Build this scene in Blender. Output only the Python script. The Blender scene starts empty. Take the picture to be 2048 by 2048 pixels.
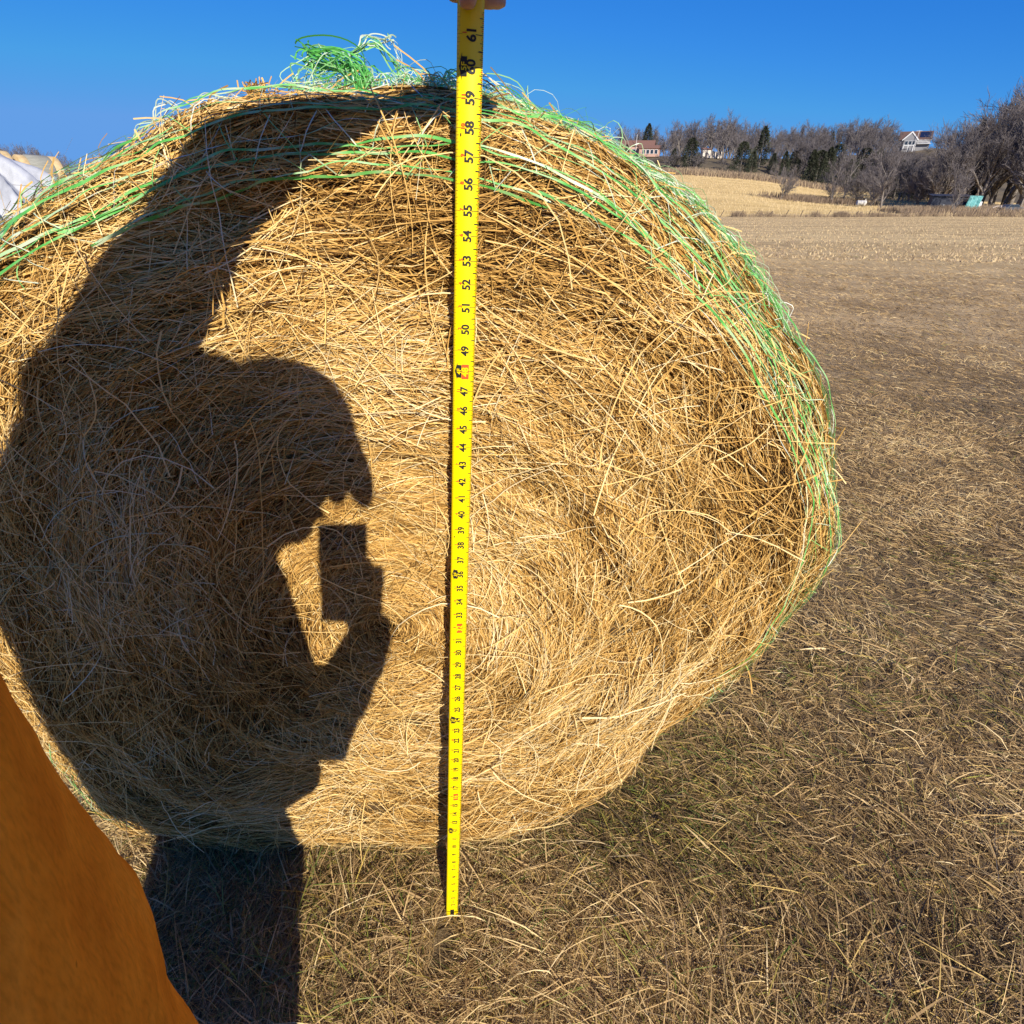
import bpy, math, random
import numpy as np
from mathutils import Vector, Matrix

rng = np.random.default_rng(11)
random.seed(5)
SC = bpy.context.scene
COL = SC.collection
PI = math.pi

# ------------------------------------------------------------------ camera
EYE = np.array([0.0, 0.0, 1.405])
FPX = 1160.0                       # focal length in px of the 2048 px photograph
PITCH = math.atan((1024 - 405) / FPX)
ROLL = math.radians(1.2)
_F = np.array([0, math.cos(PITCH), -math.sin(PITCH)])
_R0 = np.array([1.0, 0, 0])
_U0 = np.array([0, math.sin(PITCH), math.cos(PITCH)])
_R = _R0 * math.cos(ROLL) + _U0 * math.sin(ROLL)
_U = -_R0 * math.sin(ROLL) + _U0 * math.cos(ROLL)
cd = bpy.data.cameras.new('camera')
cam = bpy.data.objects.new('camera', cd)
COL.objects.link(cam)
cd.sensor_width = 36.0
cd.lens = 36.0 * FPX / 2048
cd.clip_start = 0.01
cd.clip_end = 5000
M = Matrix(((_R[0], _U[0], -_F[0], EYE[0]), (_R[1], _U[1], -_F[1], EYE[1]), (_R[2], _U[2], -_F[2], EYE[2]), (0, 0, 0, 1)))
cam.matrix_world = M
SC.camera = cam

# ------------------------------------------------------------------ light
L = np.array([-.256, .827, -.5]); L /= np.linalg.norm(L)       # the way sunlight travels
UR = np.array([L[1], -L[0], 0]); UR /= np.linalg.norm(UR)
VV = np.cross(UR, L)
SUN_EL = math.asin(-L[2]); SUN_AZ = math.atan2(-L[0], -L[1])   # azimuth clockwise from +Y
w = bpy.data.worlds.new('World'); SC.world = w; w.use_nodes = True
nt = w.node_tree; nt.nodes.clear()
sky = nt.nodes.new('ShaderNodeTexSky'); sky.sky_type = 'NISHITA'; sky.sun_disc = False
sky.sun_elevation = SUN_EL; sky.sun_rotation = SUN_AZ
sky.air_density = 1.0; sky.dust_density = 0.15; sky.ozone_density = 2.6; sky.altitude = 350
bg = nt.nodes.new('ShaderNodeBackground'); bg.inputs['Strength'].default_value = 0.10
wo = nt.nodes.new('ShaderNodeOutputWorld')
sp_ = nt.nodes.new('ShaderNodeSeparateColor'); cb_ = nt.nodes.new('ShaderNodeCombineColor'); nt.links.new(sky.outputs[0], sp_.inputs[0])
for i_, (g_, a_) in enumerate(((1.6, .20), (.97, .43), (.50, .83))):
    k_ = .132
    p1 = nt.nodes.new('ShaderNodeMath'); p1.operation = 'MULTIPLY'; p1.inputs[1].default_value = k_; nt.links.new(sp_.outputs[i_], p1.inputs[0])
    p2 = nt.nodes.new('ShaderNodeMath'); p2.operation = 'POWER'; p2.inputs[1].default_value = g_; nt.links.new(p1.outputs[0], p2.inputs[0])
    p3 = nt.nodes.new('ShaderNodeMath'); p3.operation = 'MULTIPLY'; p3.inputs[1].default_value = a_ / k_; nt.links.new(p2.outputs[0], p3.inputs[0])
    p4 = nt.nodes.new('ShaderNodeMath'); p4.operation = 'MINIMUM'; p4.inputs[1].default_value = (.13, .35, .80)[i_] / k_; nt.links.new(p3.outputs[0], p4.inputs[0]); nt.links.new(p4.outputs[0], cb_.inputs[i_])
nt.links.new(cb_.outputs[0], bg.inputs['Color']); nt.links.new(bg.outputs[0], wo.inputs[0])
sl = bpy.data.lights.new('sun', 'SUN'); sl.energy = 5.0; sl.angle = math.radians(0.5); sl.color = (1.0, .93, .82)
so = bpy.data.objects.new('sun', sl); COL.objects.link(so)
so.rotation_euler = Vector(L).to_track_quat('-Z', 'Y').to_euler()
so.location = (5, -10, 8)
SC.view_settings.view_transform = 'Standard'; SC.view_settings.look = 'None'
SC.view_settings.exposure = 0.40; SC.view_settings.gamma = 1.0
SC.cycles.max_bounces = 5; SC.cycles.diffuse_bounces = 2; SC.cycles.transparent_max_bounces = 6
SC.cycles.use_denoising = True

# ------------------------------------------------------------------ helpers
def tag(o, label=None, cat=None, group=None, kind=None):
    if label: o['label'] = label
    if cat: o['category'] = cat
    if group: o['group'] = group
    if kind: o['kind'] = kind
    return o

def empty(name, loc=(0, 0, 0), rz=0.0, **kw):
    o = bpy.data.objects.new(name, None); COL.objects.link(o)
    o.location = loc; o.rotation_euler = (0, 0, rz); o.empty_display_size = .1
    tag(o, **kw); return o

def np_mesh(name, verts, faces, mats, parent=None, attrs=None, smooth=False, link=True, matidx=None):
    """verts (N,3); faces: list of int arrays each (M,k)"""
    me = bpy.data.meshes.new(name)
    verts = np.asarray(verts, dtype=np.float32)
    fl = [np.asarray(f, dtype=np.int32) for f in faces if len(f)]
    me.vertices.add(len(verts)); me.vertices.foreach_set('co', verts.ravel())
    nl = sum(f.size for f in fl); npol = sum(len(f) for f in fl)
    me.loops.add(nl); me.polygons.add(npol)
    me.loops.foreach_set('vertex_index', np.concatenate([f.ravel() for f in fl]))
    st = []; o = 0
    for f in fl:
        st.append(o + np.arange(len(f)) * f.shape[1]); o += f.size
    me.polygons.foreach_set('loop_start', np.concatenate(st).astype(np.int32))
    if matidx is not None: me.polygons.foreach_set('material_index', np.asarray(matidx, dtype=np.int32))
    me.polygons.foreach_set('use_smooth', np.full(npol, smooth, dtype=bool))
    me.update(calc_edges=True)
    if attrs:
        for k, v in attrs.items():
            a = me.attributes.new(k, 'FLOAT', 'POINT'); a.data.foreach_set('value', np.asarray(v, dtype=np.float32))
    for m in (mats if isinstance(mats, (list, tuple)) else [mats]): me.materials.append(m)
    if not link: return me
    ob = bpy.data.objects.new(name, me); COL.objects.link(ob)
    if parent is not None: ob.parent = parent
    return ob

def hashf(i, j, k, seed):
    n = (i * 374761393 + j * 668265263 + k * 1274126177 + seed * 974711) & 0x7fffffff
    n = ((n ^ (n >> 13)) * 1103515245 + 12345) & 0x7fffffff
    n = ((n ^ (n >> 16)) * 1664525 + 1013904223) & 0x7fffffff
    return ((n >> 8) & 0xffff) / 65535.0

def vnoise(p, seed=0):
    p = np.asarray(p, dtype=np.float64); f = np.floor(p); t = p - f; f = f.astype(np.int64); t = t * t * (3 - 2 * t)
    r = 0
    for a in (0, 1):
        for b in (0, 1):
            for c in (0, 1):
                wgt = (t[..., 0] if a else 1 - t[..., 0]) * (t[..., 1] if b else 1 - t[..., 1]) * (t[..., 2] if c else 1 - t[..., 2])
                r = r + wgt * hashf(f[..., 0] + a, f[..., 1] + b, f[..., 2] + c, seed)
    return r * 2 - 1

def fbm(p, seed=0, oct=3):
    s = 0; a = 1.0; p = np.asarray(p)
    for i in range(oct):
        s = s + a * vnoise(p * 2 ** i, seed + i * 17); a *= .5
    return s

class MB:
    """collects boxes, tubes, prisms -> one mesh"""
    def __init__(s): s.v = []; s.f = []; s.mi = []; s.cur = 0
    def add(s, vs, fs):
        o = len(s.v); s.v += [tuple(map(float, q)) for q in vs]
        for f in fs: s.f.append([i + o for i in f]); s.mi.append(s.cur)
    def box(s, c, sz, R=None):
        x, y, z = [q / 2 for q in sz]
        vs = [np.array(q) for q in ((-x, -y, -z), (x, -y, -z), (x, y, -z), (-x, y, -z), (-x, -y, z), (x, -y, z), (x, y, z), (-x, y, z))]
        if R is not None: vs = [np.asarray(R) @ q for q in vs]
        s.add([q + np.array(c) for q in vs], [(0, 3, 2, 1), (4, 5, 6, 7), (0, 1, 5, 4), (1, 2, 6, 5), (2, 3, 7, 6), (3, 0, 4, 7)])
    def prism(s, pts, d):
        n = len(pts); d = np.array(d); a = [np.array(p, float) for p in pts]
        s.add(a + [p + d for p in a], [tuple(range(n))[::-1], tuple(range(n, 2 * n))] + [(i, (i + 1) % n, n + (i + 1) % n, n + i) for i in range(n)])
    def tube(s, pts, rs, n=8, cap=True):
        pts = [np.array(p, float) for p in pts]
        if not hasattr(rs, '__len__'): rs = [rs] * len(pts)
        ring = []; o = len(s.v)
        t = pts[1] - pts[0]; up = np.array([0, 0, 1.]) if abs(t[2]) < .9 * np.linalg.norm(t) else np.array([1., 0, 0])
        for i, p in enumerate(pts):
            t = pts[min(i + 1, len(pts) - 1)] - pts[max(i - 1, 0)]; t /= np.linalg.norm(t) + 1e-9
            a = np.cross(t, up); a /= np.linalg.norm(a) + 1e-9; b = np.cross(t, a); up = -b if False else up
            ring += [p + rs[i] * (a * math.cos(2 * PI * k / n) + b * math.sin(2 * PI * k / n)) for k in range(n)]
        fs = []
        for i in range(len(pts) - 1):
            for k in range(n): fs.append((i * n + k, i * n + (k + 1) % n, (i + 1) * n + (k + 1) % n, (i + 1) * n + k))
        if cap: fs += [tuple(range(n))[::-1], tuple(range((len(pts) - 1) * n, len(pts) * n))]
        s.add(ring, fs)
    def build(s, name, mats, parent=None, smooth=False, bevel=0):
        me = bpy.data.meshes.new(name); me.from_pydata(s.v, [], s.f)
        for m in (mats if isinstance(mats, (list, tuple)) else [mats]): me.materials.append(m)
        me.polygons.foreach_set('material_index', s.mi)
        me.polygons.foreach_set('use_smooth', [smooth] * len(s.f)); me.update()
        ob = bpy.data.objects.new(name, me); COL.objects.link(ob)
        if parent is not None: ob.parent = parent
        if bevel:
            b = ob.modifiers.new('b', 'BEVEL'); b.width = bevel; b.segments = 2
        return ob

# materials
def mat(name, col=(.5, .5, .5), rough=.7, spec=.3, metal=0.0):
    m = bpy.data.materials.new(name); m.use_nodes = True
    b = m.node_tree.nodes['Principled BSDF']
    b.inputs['Base Color'].default_value = (*col, 1); b.inputs['Roughness'].default_value = rough
    b.inputs['Specular IOR Level'].default_value = spec; b.inputs['Metallic'].default_value = metal
    return m
def nodes(m): return m.node_tree.nodes, m.node_tree.links, m.node_tree.nodes['Principled BSDF']
def ramp(N, stops):
    r = N.new('ShaderNodeValToRGB'); e = r.color_ramp.elements
    while len(e) < len(stops): e.new(0.5)
    for q, (p, c) in zip(e, stops): q.position = p; q.color = (*c, 1)
    return r
def noisy(name, stops, scale=5, rough=.7, bump=0, detail=6, mapping=None, spec=.3, coord='Object', dist=.01):
    m = mat(name, rough=rough, spec=spec); N, K, b = nodes(m)
    tc = N.new('ShaderNodeTexCoord'); mp = N.new('ShaderNodeMapping'); n = N.new('ShaderNodeTexNoise')
    if mapping: mp.inputs['Scale'].default_value = mapping
    n.inputs['Scale'].default_value = scale; n.inputs['Detail'].default_value = detail; n.inputs['Roughness'].default_value = .65
    K.new(tc.outputs[coord], mp.inputs[0]); K.new(mp.outputs[0], n.inputs['Vector'])
    r = ramp(N, stops); K.new(n.outputs[0], r.inputs[0]); K.new(r.outputs[0], b.inputs['Base Color'])
    if bump:
        bp = N.new('ShaderNodeBump'); bp.inputs['Strength'].default_value = bump; bp.inputs['Distance'].default_value = dist
        K.new(n.outputs[0], bp.inputs['Height']); K.new(bp.outputs[0], b.inputs['Normal'])
    return m
def tinted(name, stops, rough=.55, spec=.35, trans=0.0):
    """colour picked per strand from the 'tint' attribute"""
    m = mat(name, rough=rough, spec=spec); N, K, b = nodes(m)
    a = N.new('ShaderNodeAttribute'); a.attribute_name = 'tint'
    r = ramp(N, stops); K.new(a.outputs['Fac'], r.inputs[0]); K.new(r.outputs[0], b.inputs['Base Color'])
    if trans:
        t = N.new('ShaderNodeBsdfTranslucent'); K.new(r.outputs[0], t.inputs[0]); mx = N.new('ShaderNodeMixShader'); mx.inputs[0].default_value = trans
        out = N['Material Output'] if 'Material Output' in N else None
        K.new(b.outputs[0], mx.inputs[1]); K.new(t.outputs[0], mx.inputs[2]); K.new(mx.outputs[0], out.inputs[0])
    return m

def ribbons(P, W, Nn, roll, tint, bend=None):
    """P (N,K,3) paths, W (N,K) widths, Nn (N,K,3) surface normals, roll (N,) -> verts, quads, tint per vertex"""
    N, K, _ = P.shape
    T = np.empty_like(P); T[:, 1:-1] = P[:, 2:] - P[:, :-2]; T[:, 0] = P[:, 1] - P[:, 0]; T[:, -1] = P[:, -1] - P[:, -2]
    T /= np.linalg.norm(T, axis=2, keepdims=True) + 1e-9
    S = np.cross(T, Nn); S /= np.linalg.norm(S, axis=2, keepdims=True) + 1e-9
    S2 = np.cross(S, T)
    c = np.cos(roll)[:, None, None]; s = np.sin(roll)[:, None, None]
    D = (S * c + S2 * s) * W[..., None] * .5
    V = np.stack([P - D, P + D], axis=2).reshape(-1, 3)
    base = (np.arange(N) * K * 2)[:, None] + (np.arange(K - 1) * 2)[None, :]
    Q = np.stack([base, base + 1, base + 3, base + 2], axis=2).reshape(-1, 4)
    return V, Q, np.repeat(tint, K * 2)

def rib_mesh(name, parts, m, parent=None):
    V = []; Q = []; T = []; o = 0
    for v, q, t in parts:
        V.append(v); Q.append(q + o); T.append(t); o += len(v)
    return np_mesh(name, np.concatenate(V), [np.concatenate(Q)], m, parent, {'tint': np.concatenate(T)})

def tubes3(segs, n=3):
    """segs (M,8): p0,p1,r0,r1 -> verts, quads"""
    segs = np.asarray(segs); p0 = segs[:, :3]; p1 = segs[:, 3:6]; t = p1 - p0; t /= np.linalg.norm(t, axis=1, keepdims=True) + 1e-9
    up = np.where(np.abs(t[:, 2:3]) < .9, np.array([[0, 0, 1.]]), np.array([[1., 0, 0]]))
    a = np.cross(t, up); a /= np.linalg.norm(a, axis=1, keepdims=True); b = np.cross(t, a)
    ang = 2 * PI * np.arange(n) / n
    ring = a[:, None] * np.cos(ang)[None, :, None] + b[:, None] * np.sin(ang)[None, :, None]
    V = np.concatenate([p0[:, None] + ring * segs[:, 6][:, None, None], p1[:, None] + ring * segs[:, 7][:, None, None]], axis=1)
    base = (np.arange(len(segs)) * 2 * n)[:, None]; k = np.arange(n)[None]
    Q = np.stack([base + k, base + (k + 1) % n, base + n + (k + 1) % n, base + n + k], axis=2)
    return V.reshape(-1, 3), Q.reshape(-1, 4)

# ------------------------------------------------------------------ terrain
_Y = np.array([0, 15, 60, 120, 145, 200, 250, 310, 420, 700, 1500.])
_A = np.array([-3, -1.2, -.78, -.6, -.2, .0, .19, .256, .347, .409, .477, .555, .613, .66, .787, 1.2, 3])
_Z = np.array([
    [0, 0, 0, 0, 0, 0, 0, 0, 0, 0, 0, 0, 0, 0, 0, 0, 0],
    [0, 0, 0, 0, 0, 0, 0, 0, 0, 0, 0, 0, 0, 0, 0, 0, 0],
    [0, 0, 0, 0, -.1, -.2, -.2, -.2, -.15, -.1, 0, 0, .1, .1, .2, .3, .3],
    [0, 0, 0, 0, -.1, -.3, -.35, -.3, -.16, -.05, .1, .3, .45, .6, .8, 1, 1],
    [.3, .3, .3, .3, 0, 1.2, 2.1, 2.2, 2.1, 1.7, 1.5, 1.6, 1.9, 2.2, 2.3, 2.4, 2.4],
    [1, 1, 1, 1, 1, 4.5, 7, 7.2, 6.7, 5.6, 4.3, 3.8, 3.6, 3.3, 3.1, 3.1, 3.1],
    [1.5, 2, 2, 2, 2, 8, 11.5, 11.9, 10.7, 9.2, 7.3, 6.2, 5.5, 4.9, 4.1, 4, 4],
    [3, 4, 5, 3, 3, 13, 21.5, 21.5, 20.5, 19, 17, 17, 18, 15, 12, 11, 10],
    [8, 12, 14, 7, 5, 17, 25, 27, 28, 29, 31, 33, 36.5, 33, 26, 20, 18],
    [8, 12, 14, 7, 5, 17, 23, 25, 26, 27, 29, 31, 33, 30, 24, 20, 18],
    [8, 12, 14, 7, 5, 17, 23, 25, 26, 27, 29, 31, 33, 30, 24, 20, 18]])
def hgt(x, y):
    x = np.asarray(x, float); y = np.asarray(y, float)
    yy = np.clip(y, 1, 1500); a = np.clip(x / yy, -3, 3)
    a = np.where(y < 1, 3.0 * np.sign(x), a)
    i = np.clip(np.searchsorted(_Y, yy) - 1, 0, len(_Y) - 2); j = np.clip(np.searchsorted(_A, a) - 1, 0, len(_A) - 2)
    t = (yy - _Y[i]) / (_Y[i + 1] - _Y[i]); 
    s = (a - _A[j]) / (_A[j + 1] - _A[j])
    z = (_Z[i, j] * (1 - s) + _Z[i, j + 1] * s) * (1 - t) + (_Z[i + 1, j] * (1 - s) + _Z[i + 1, j + 1] * s) * t
    z = np.where(y < 15, 0, z)
    d = np.hypot(x, y)
    P = np.stack([x, y, 0 * x], -1)
    z = z + .016 * fbm(P * 1.7, 3, 3) * np.clip((d - .2) / 1.0, 0, 1) + .05 * vnoise(P * .3, 9) * np.clip((d - 4) / 6, 0, 1)
    z = z - .012
    return z
def onpix(px, Y):
    """x of image column px on a point at distance Y near the horizon"""
    u = (px - 1024) / FPX; v = (405 + .0209 * (px - 1024) - 1024) / FPX
    d = _F + _R * u - _U * v
    return d[0] / d[1] * Y

g1 = np.concatenate([-np.geomspace(1500, 3, 60), np.linspace(-2.9, 12, 230), np.geomspace(12.2, 1500, 110)])
g2 = np.concatenate([-np.geomspace(800, 1, 18), np.linspace(-.8, 12, 230), np.geomspace(12.1, 1500, 150)])
X, Yg = np.meshgrid(g1, g2, indexing='xy')
Zg = hgt(X, Yg)
nx, ny = len(g1), len(g2)
idx = np.arange(nx * ny).reshape(ny, nx)
Q = np.stack([idx[:-1, :-1], idx[:-1, 1:], idx[1:, 1:], idx[1:, :-1]], -1).reshape(-1, 4)
gm = mat('ground_material', rough=.95, spec=.1); N, K, b = nodes(gm)
geo = N.new('ShaderNodeNewGeometry'); sep = N.new('ShaderNodeSeparateXYZ'); K.new(geo.outputs['Position'], sep.inputs[0])
def nz(scale, detail=5, mapping=(1, 1, 1), rough=.6):
    mp = N.new('ShaderNodeMapping'); mp.inputs['Scale'].default_value = mapping; K.new(geo.outputs['Position'], mp.inputs[0])
    n = N.new('ShaderNodeTexNoise'); n.inputs['Scale'].default_value = scale; n.inputs['Detail'].default_value = detail
    n.inputs['Roughness'].default_value = rough; K.new(mp.outputs[0], n.inputs['Vector']); return n
def mix(a, b_, f):
    m = N.new('ShaderNodeMix'); m.data_type = 'RGBA'
    for s, i in ((a, 6), (b_, 7)):
        if isinstance(s, tuple): m.inputs[i].default_value = (*s, 1)
        else: K.new(s, m.inputs[i])
    K.new(f, m.inputs[0]); return m.outputs[2]
def mrange(v, a, c, lo=0., hi=1.):
    m = N.new('ShaderNodeMapRange'); m.inputs[1].default_value = a; m.inputs[2].default_value = c; m.inputs[3].default_value = lo; m.inputs[4].default_value = hi
    m.interpolation_type = 'SMOOTHSTEP'; K.new(v, m.inputs[0]); return m.outputs[0]
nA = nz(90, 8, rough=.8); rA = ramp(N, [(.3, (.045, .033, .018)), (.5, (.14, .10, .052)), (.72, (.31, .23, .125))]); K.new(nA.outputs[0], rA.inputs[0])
nB = nz(.55, 4); rB = ramp(N, [(.3, (.31, .21, .105)), (.55, (.48, .34, .175)), (.75, (.64, .47, .25))]); K.new(nB.outputs[0], rB.inputs[0])
nC = nz(.25, 5, (.12, 1.6, 1)); rC = ramp(N, [(.36, (.40, .28, .13)), (.62, (.64, .47, .225))]); K.new(nC.outputs[0], rC.inputs[0])
nD = nz(.12, 6, (.5, 1.4, 1)); rD = ramp(N, [(.3, (.50, .34, .13)), (.55, (.68, .48, .19)), (.75, (.78, .57, .26))]); K.new(nD.outputs[0], rD.inputs[0])
nE = nz(.06, 5); rE = ramp(N, [(.35, (.09, .075, .05)), (.6, (.16, .125, .075)), (.8, (.26, .19, .10))]); K.new(nE.outputs[0], rE.inputs[0])
c1 = mix(rB.outputs[0], rC.outputs[0], mrange(sep.outputs[1], 8, 30))
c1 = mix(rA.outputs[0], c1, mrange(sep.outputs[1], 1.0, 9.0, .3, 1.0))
c1 = mix(c1, rD.outputs[0], mrange(sep.outputs[1], 119.5, 120.5))
c1 = mix(c1, rE.outputs[0], mrange(sep.outputs[1], 248, 256))
fine = nz(26, 6, rough=.8); fr = ramp(N, [(.3, (.45, .42, .4)), (.5, (1, 1, 1)), (.75, (1.35, 1.3, 1.25))])
med = nz(1.3, 8, (.35, 1.0, 1), rough=.85); mx2 = N.new('ShaderNodeMix'); mx2.data_type = 'FLOAT'; K.new(mrange(sep.outputs[1], 6, 25), mx2.inputs[0]); K.new(fine.outputs[0], mx2.inputs[2]); K.new(med.outputs[0], mx2.inputs[3]); K.new(mx2.outputs[0], fr.inputs[0])
mm = N.new('ShaderNodeMix'); mm.data_type = 'RGBA'; mm.blend_type = 'MULTIPLY'; mm.inputs[0].default_value = .8
K.new(c1, mm.inputs[6]); K.new(fr.outputs[0], mm.inputs[7]); K.new(mm.outputs[2], b.inputs['Base Color'])
bp = N.new('ShaderNodeBump'); bp.inputs['Strength'].default_value = .9; bp.inputs['Distance'].default_value = .03
K.new(fine.outputs[0], bp.inputs['Height']); K.new(bp.outputs[0], b.inputs['Normal'])
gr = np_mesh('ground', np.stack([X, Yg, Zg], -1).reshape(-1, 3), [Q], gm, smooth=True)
tag(gr, kind='structure')

# ------------------------------------------------------------------ hay bale surface
BC = np.array([-.2, .76])
_ang = np.array([-180, -165, -150, -140, -133, -125, -111, -94, -76, -60, -49, -37, -26, -18, -9, -2, 5, 11, 16, 23, 31, 38, 44, 50, 58, 66, 73, 81, 91, 101, 106, 112, 118, 125, 133, 145, 160, 180.])
_rad = np.array([.80, .90, 1.0, 1.05, 1.06, .99, .87, .785, .758, .715, .688, .672, .675, .682, .705, .732, .758, .772, .778, .776, .772, .775, .778, .781, .782, .781, .778, .774, .764, .762, .760, .757, .756, .764, .782, .80, .81, .80])
_da = np.linspace(-180, 180, 721); _dr = np.interp(_da, _ang, _rad)
_k = np.exp(-np.linspace(-2, 2, 21) ** 2); _k /= _k.sum()
_dr = np.convolve(np.concatenate([_dr[-11:-1], _dr, _dr[1:11]]), _k, 'same')[10:-10]
def Rphi(phi):
    d = (np.degrees(phi) + 180) % 360 - 180
    return np.interp(d, _da, _dr)
_s = np.array([0, .5, .75, .85, .9, .94, .97, 1.0, 1.04, 1.10, 1.2, 1.6, 2.4, 2.5, 2.56, 2.62, 3.5])
_rho = np.array([0, .5, .75, .849, .897, .932, .955, .974, .990, .998, 1.0, 1.0, .995, .98, .95, .9, 0])
_yo = np.array([0, 0, .004, .012, .022, .036, .053, .076, .110, .165, .26, .64, 1.28, 1.36, 1.39, 1.41, 1.42])
_ss = np.linspace(0, 3.5, 1401); _k2 = np.exp(-np.linspace(-2, 2, 17) ** 2); _k2 /= _k2.sum()
def _sm(v):
    d = np.interp(_ss, _s, v); e = np.concatenate([2 * d[0] - d[8:0:-1], d, 2 * d[-1] - d[-2:-10:-1]]); return np.convolve(e, _k2, 'same')[8:-8]
_rhoD = _sm(_rho); _yoD = _sm(_yo)
def bale(s, phi, disp=True):
    s = np.clip(s, 0, 3.5)
    rho = np.interp(s, _ss, _rhoD); yo = np.interp(s, _ss, _yoD); R = Rphi(phi)
    # towards the centre the outline's irregularity fades out
    R = .78 + (R - .78) * np.clip(rho * 1.3 - .3, 0, 1)
    x = BC[0] + rho * R * np.cos(phi); z = BC[1] + rho * R * np.sin(phi)
    fade = np.clip(1 - yo / .9, 0, 1)
    z0 = z; z = np.where(z < .03, .03 + (z - .03) * .12, z); z = np.maximum(z, -.02)
    y = .788 + yo - .07 * (z - .76) * fade
    P = np.stack([x, y, z], -1)
    if disp:
        q = np.stack([x, z0, yo], -1)
        lump = .020 * vnoise(q * 3.1, 21) + .010 * vnoise(q * 7, 22)
        lay = .022 * vnoise(np.stack([rho * R * 22, phi * 2.2, yo * 10], -1), 23) + .012 * vnoise(np.stack([rho * R * 55, phi * 5, yo * 30], -1), 24)
        P = P + bale_n(s, phi) * ((lump + lay) * np.clip(1.6 - 1.0 * np.abs(s - .6), .35, 1))[..., None]
    return P
def bale_n(s, phi):
    e = 2e-3; s1 = np.maximum(s, .02)
    a = bale(s1 + e, phi, False) - bale(s1 - e, phi, False); b_ = bale(s1, phi + e, False) - bale(s1, phi - e, False)
    n = np.cross(b_, a); n /= np.linalg.norm(n, axis=-1, keepdims=True) + 1e-12
    return n
# check the sign once: on the face the normal must look towards -Y
if bale_n(np.array([.4]), np.array([1.0]))[0, 1] > 0:
    _bn = bale_n
    def bale_n(s, phi): return -_bn(s, phi)

B0 = empty('round_hay_bale', (BC[0], .77, 0), label='large round bale of golden hay in green net wrap behind the yellow tape', cat='hay bale')
def in_bale(o):
    o.parent = B0; o.matrix_parent_inverse = Matrix.Translation(-Vector((BC[0], .77, 0))); return o
ns, nf = 330, 720
S, PH = np.meshgrid(np.linspace(0.0, 3.5, ns), np.linspace(0, 2 * PI, nf, endpoint=False), indexing='ij')
P = bale(S, PH) - bale_n(S, PH) * .026
idx = np.arange(ns * nf).reshape(ns, nf); nxt = np.roll(idx, -1, axis=1)
Q = np.stack([idx[:-1], nxt[:-1], nxt[1:], idx[1:]], -1).reshape(-1, 4)
core_m = noisy('hay_core', [(.3, (.035, .020, .008)), (.5, (.08, .048, .020)), (.7, (.16, .10, .045))], 60, rough=.9, bump=.8, detail=8, spec=.1)  # shade of the gaps between stems is put into this dark colour
in_bale(np_mesh('hay_core', P.reshape(-1, 3), [Q], core_m, smooth=True))

straw_m = tinted('straw', [(0, (.045, .022, .008)), (.17, (.15, .075, .020)), (.37, (.42, .225, .055)), (.59, (.72, .43, .12)), (.79, (.86, .62, .26)), (1, (.82, .68, .40))], rough=.65, spec=.12)

def straws(n, s_rng, phi_rng, Lr, wr, off, dev_sd, K=5, lift=.0, curl=.3, power=1.0, tintc=.5, tints=.2, fl=1.0):
    s0 = s_rng[0] + (s_rng[1] - s_rng[0]) * rng.random(n) ** power
    ph0 = phi_rng[0] + (phi_rng[1] - phi_rng[0]) * rng.random(n)
    Ls = rng.uniform(*Lr, n); wd = rng.uniform(*wr, n)
    base = bale(s0, ph0, False)
    flow = fl * .30 * vnoise(base * 4.0, 31) + fl * .22 * vnoise(base * 11.0, 32)
    dev = flow + rng.normal(0, dev_sd, n)
    flip = rng.random(n) < .5
    k1 = rng.normal(0, curl, n) / np.maximum(Ls, .05) * .3
    t = np.linspace(-.5, .5, K)
    off0 = rng.uniform(off[0], off[1], n)
    lf = np.abs(rng.normal(0, lift, n)) if lift else np.zeros(n)
    side = rng.choice([0., 1.], n)
    P = np.zeros((n, K, 3)); Nn = np.zeros((n, K, 3))
    Sx = np.zeros((n, K)); Px = np.zeros((n, K)); kink = np.where(rng.random(n) < .14, rng.normal(0, .35, n), 0.); kat = rng.uniform(-.3, .3, n)
    rad = np.maximum(np.interp(s0, _ss, _rhoD) * Rphi(ph0), .05)
    for k in range(K):
        l = t[k] * Ls; d = dev + k1 * l + np.where(t[k] > kat, kink, 0.)
        Sx[:, k] = s0 + np.sin(d) * l / .8
        Px[:, k] = ph0 + np.cos(d) * l / rad
    Sx = np.abs(Sx)
    Nn = bale_n(Sx, Px)
    rise = off0[:, None] + lf[:, None] * (np.clip((t[None] + .5) * side[:, None] + (.5 - t[None]) * (1 - side[:, None]), 0, 1) ** 2) * Ls[:, None]
    # stems are stiff: they bridge the hollows instead of following every lump
    P0 = bale(Sx, Px, False); hh = ((bale(Sx, Px) - P0) * Nn).sum(-1)
    mu = hh.mean(1, keepdims=True); slp = ((hh - mu) * t[None]).sum(1, keepdims=True) / (t ** 2).sum()
    hh = mu + slp * t[None] + .30 * (hh - mu - slp * t[None]) + .15 * np.maximum(hh.max(1, keepdims=True) - mu, 0)
    P = P0 + Nn * (rise + hh)[..., None]
    P[..., 2] = np.maximum(P[..., 2], .004)
    near = np.abs(P[..., 0] + .114 - P[..., 2] * .0415) < .045       # nothing reaches across the taut tape
    P[..., 1] = np.where(near, np.maximum(P[..., 1], .731), P[..., 1])
    W = wd[:, None] * np.linspace(1, .55, K)[None]
    W = np.where(flip[:, None], W, W[:, ::-1])
    tt = np.clip(tintc + .16 * vnoise(base * 5, 41) + .12 * vnoise(base * 17, 42) + rng.normal(0, tints, n), 0, 1)
    return ribbons(P, W, Nn, rng.normal(0, .6, n), tt)

D2R = PI / 180
parts = []
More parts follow.
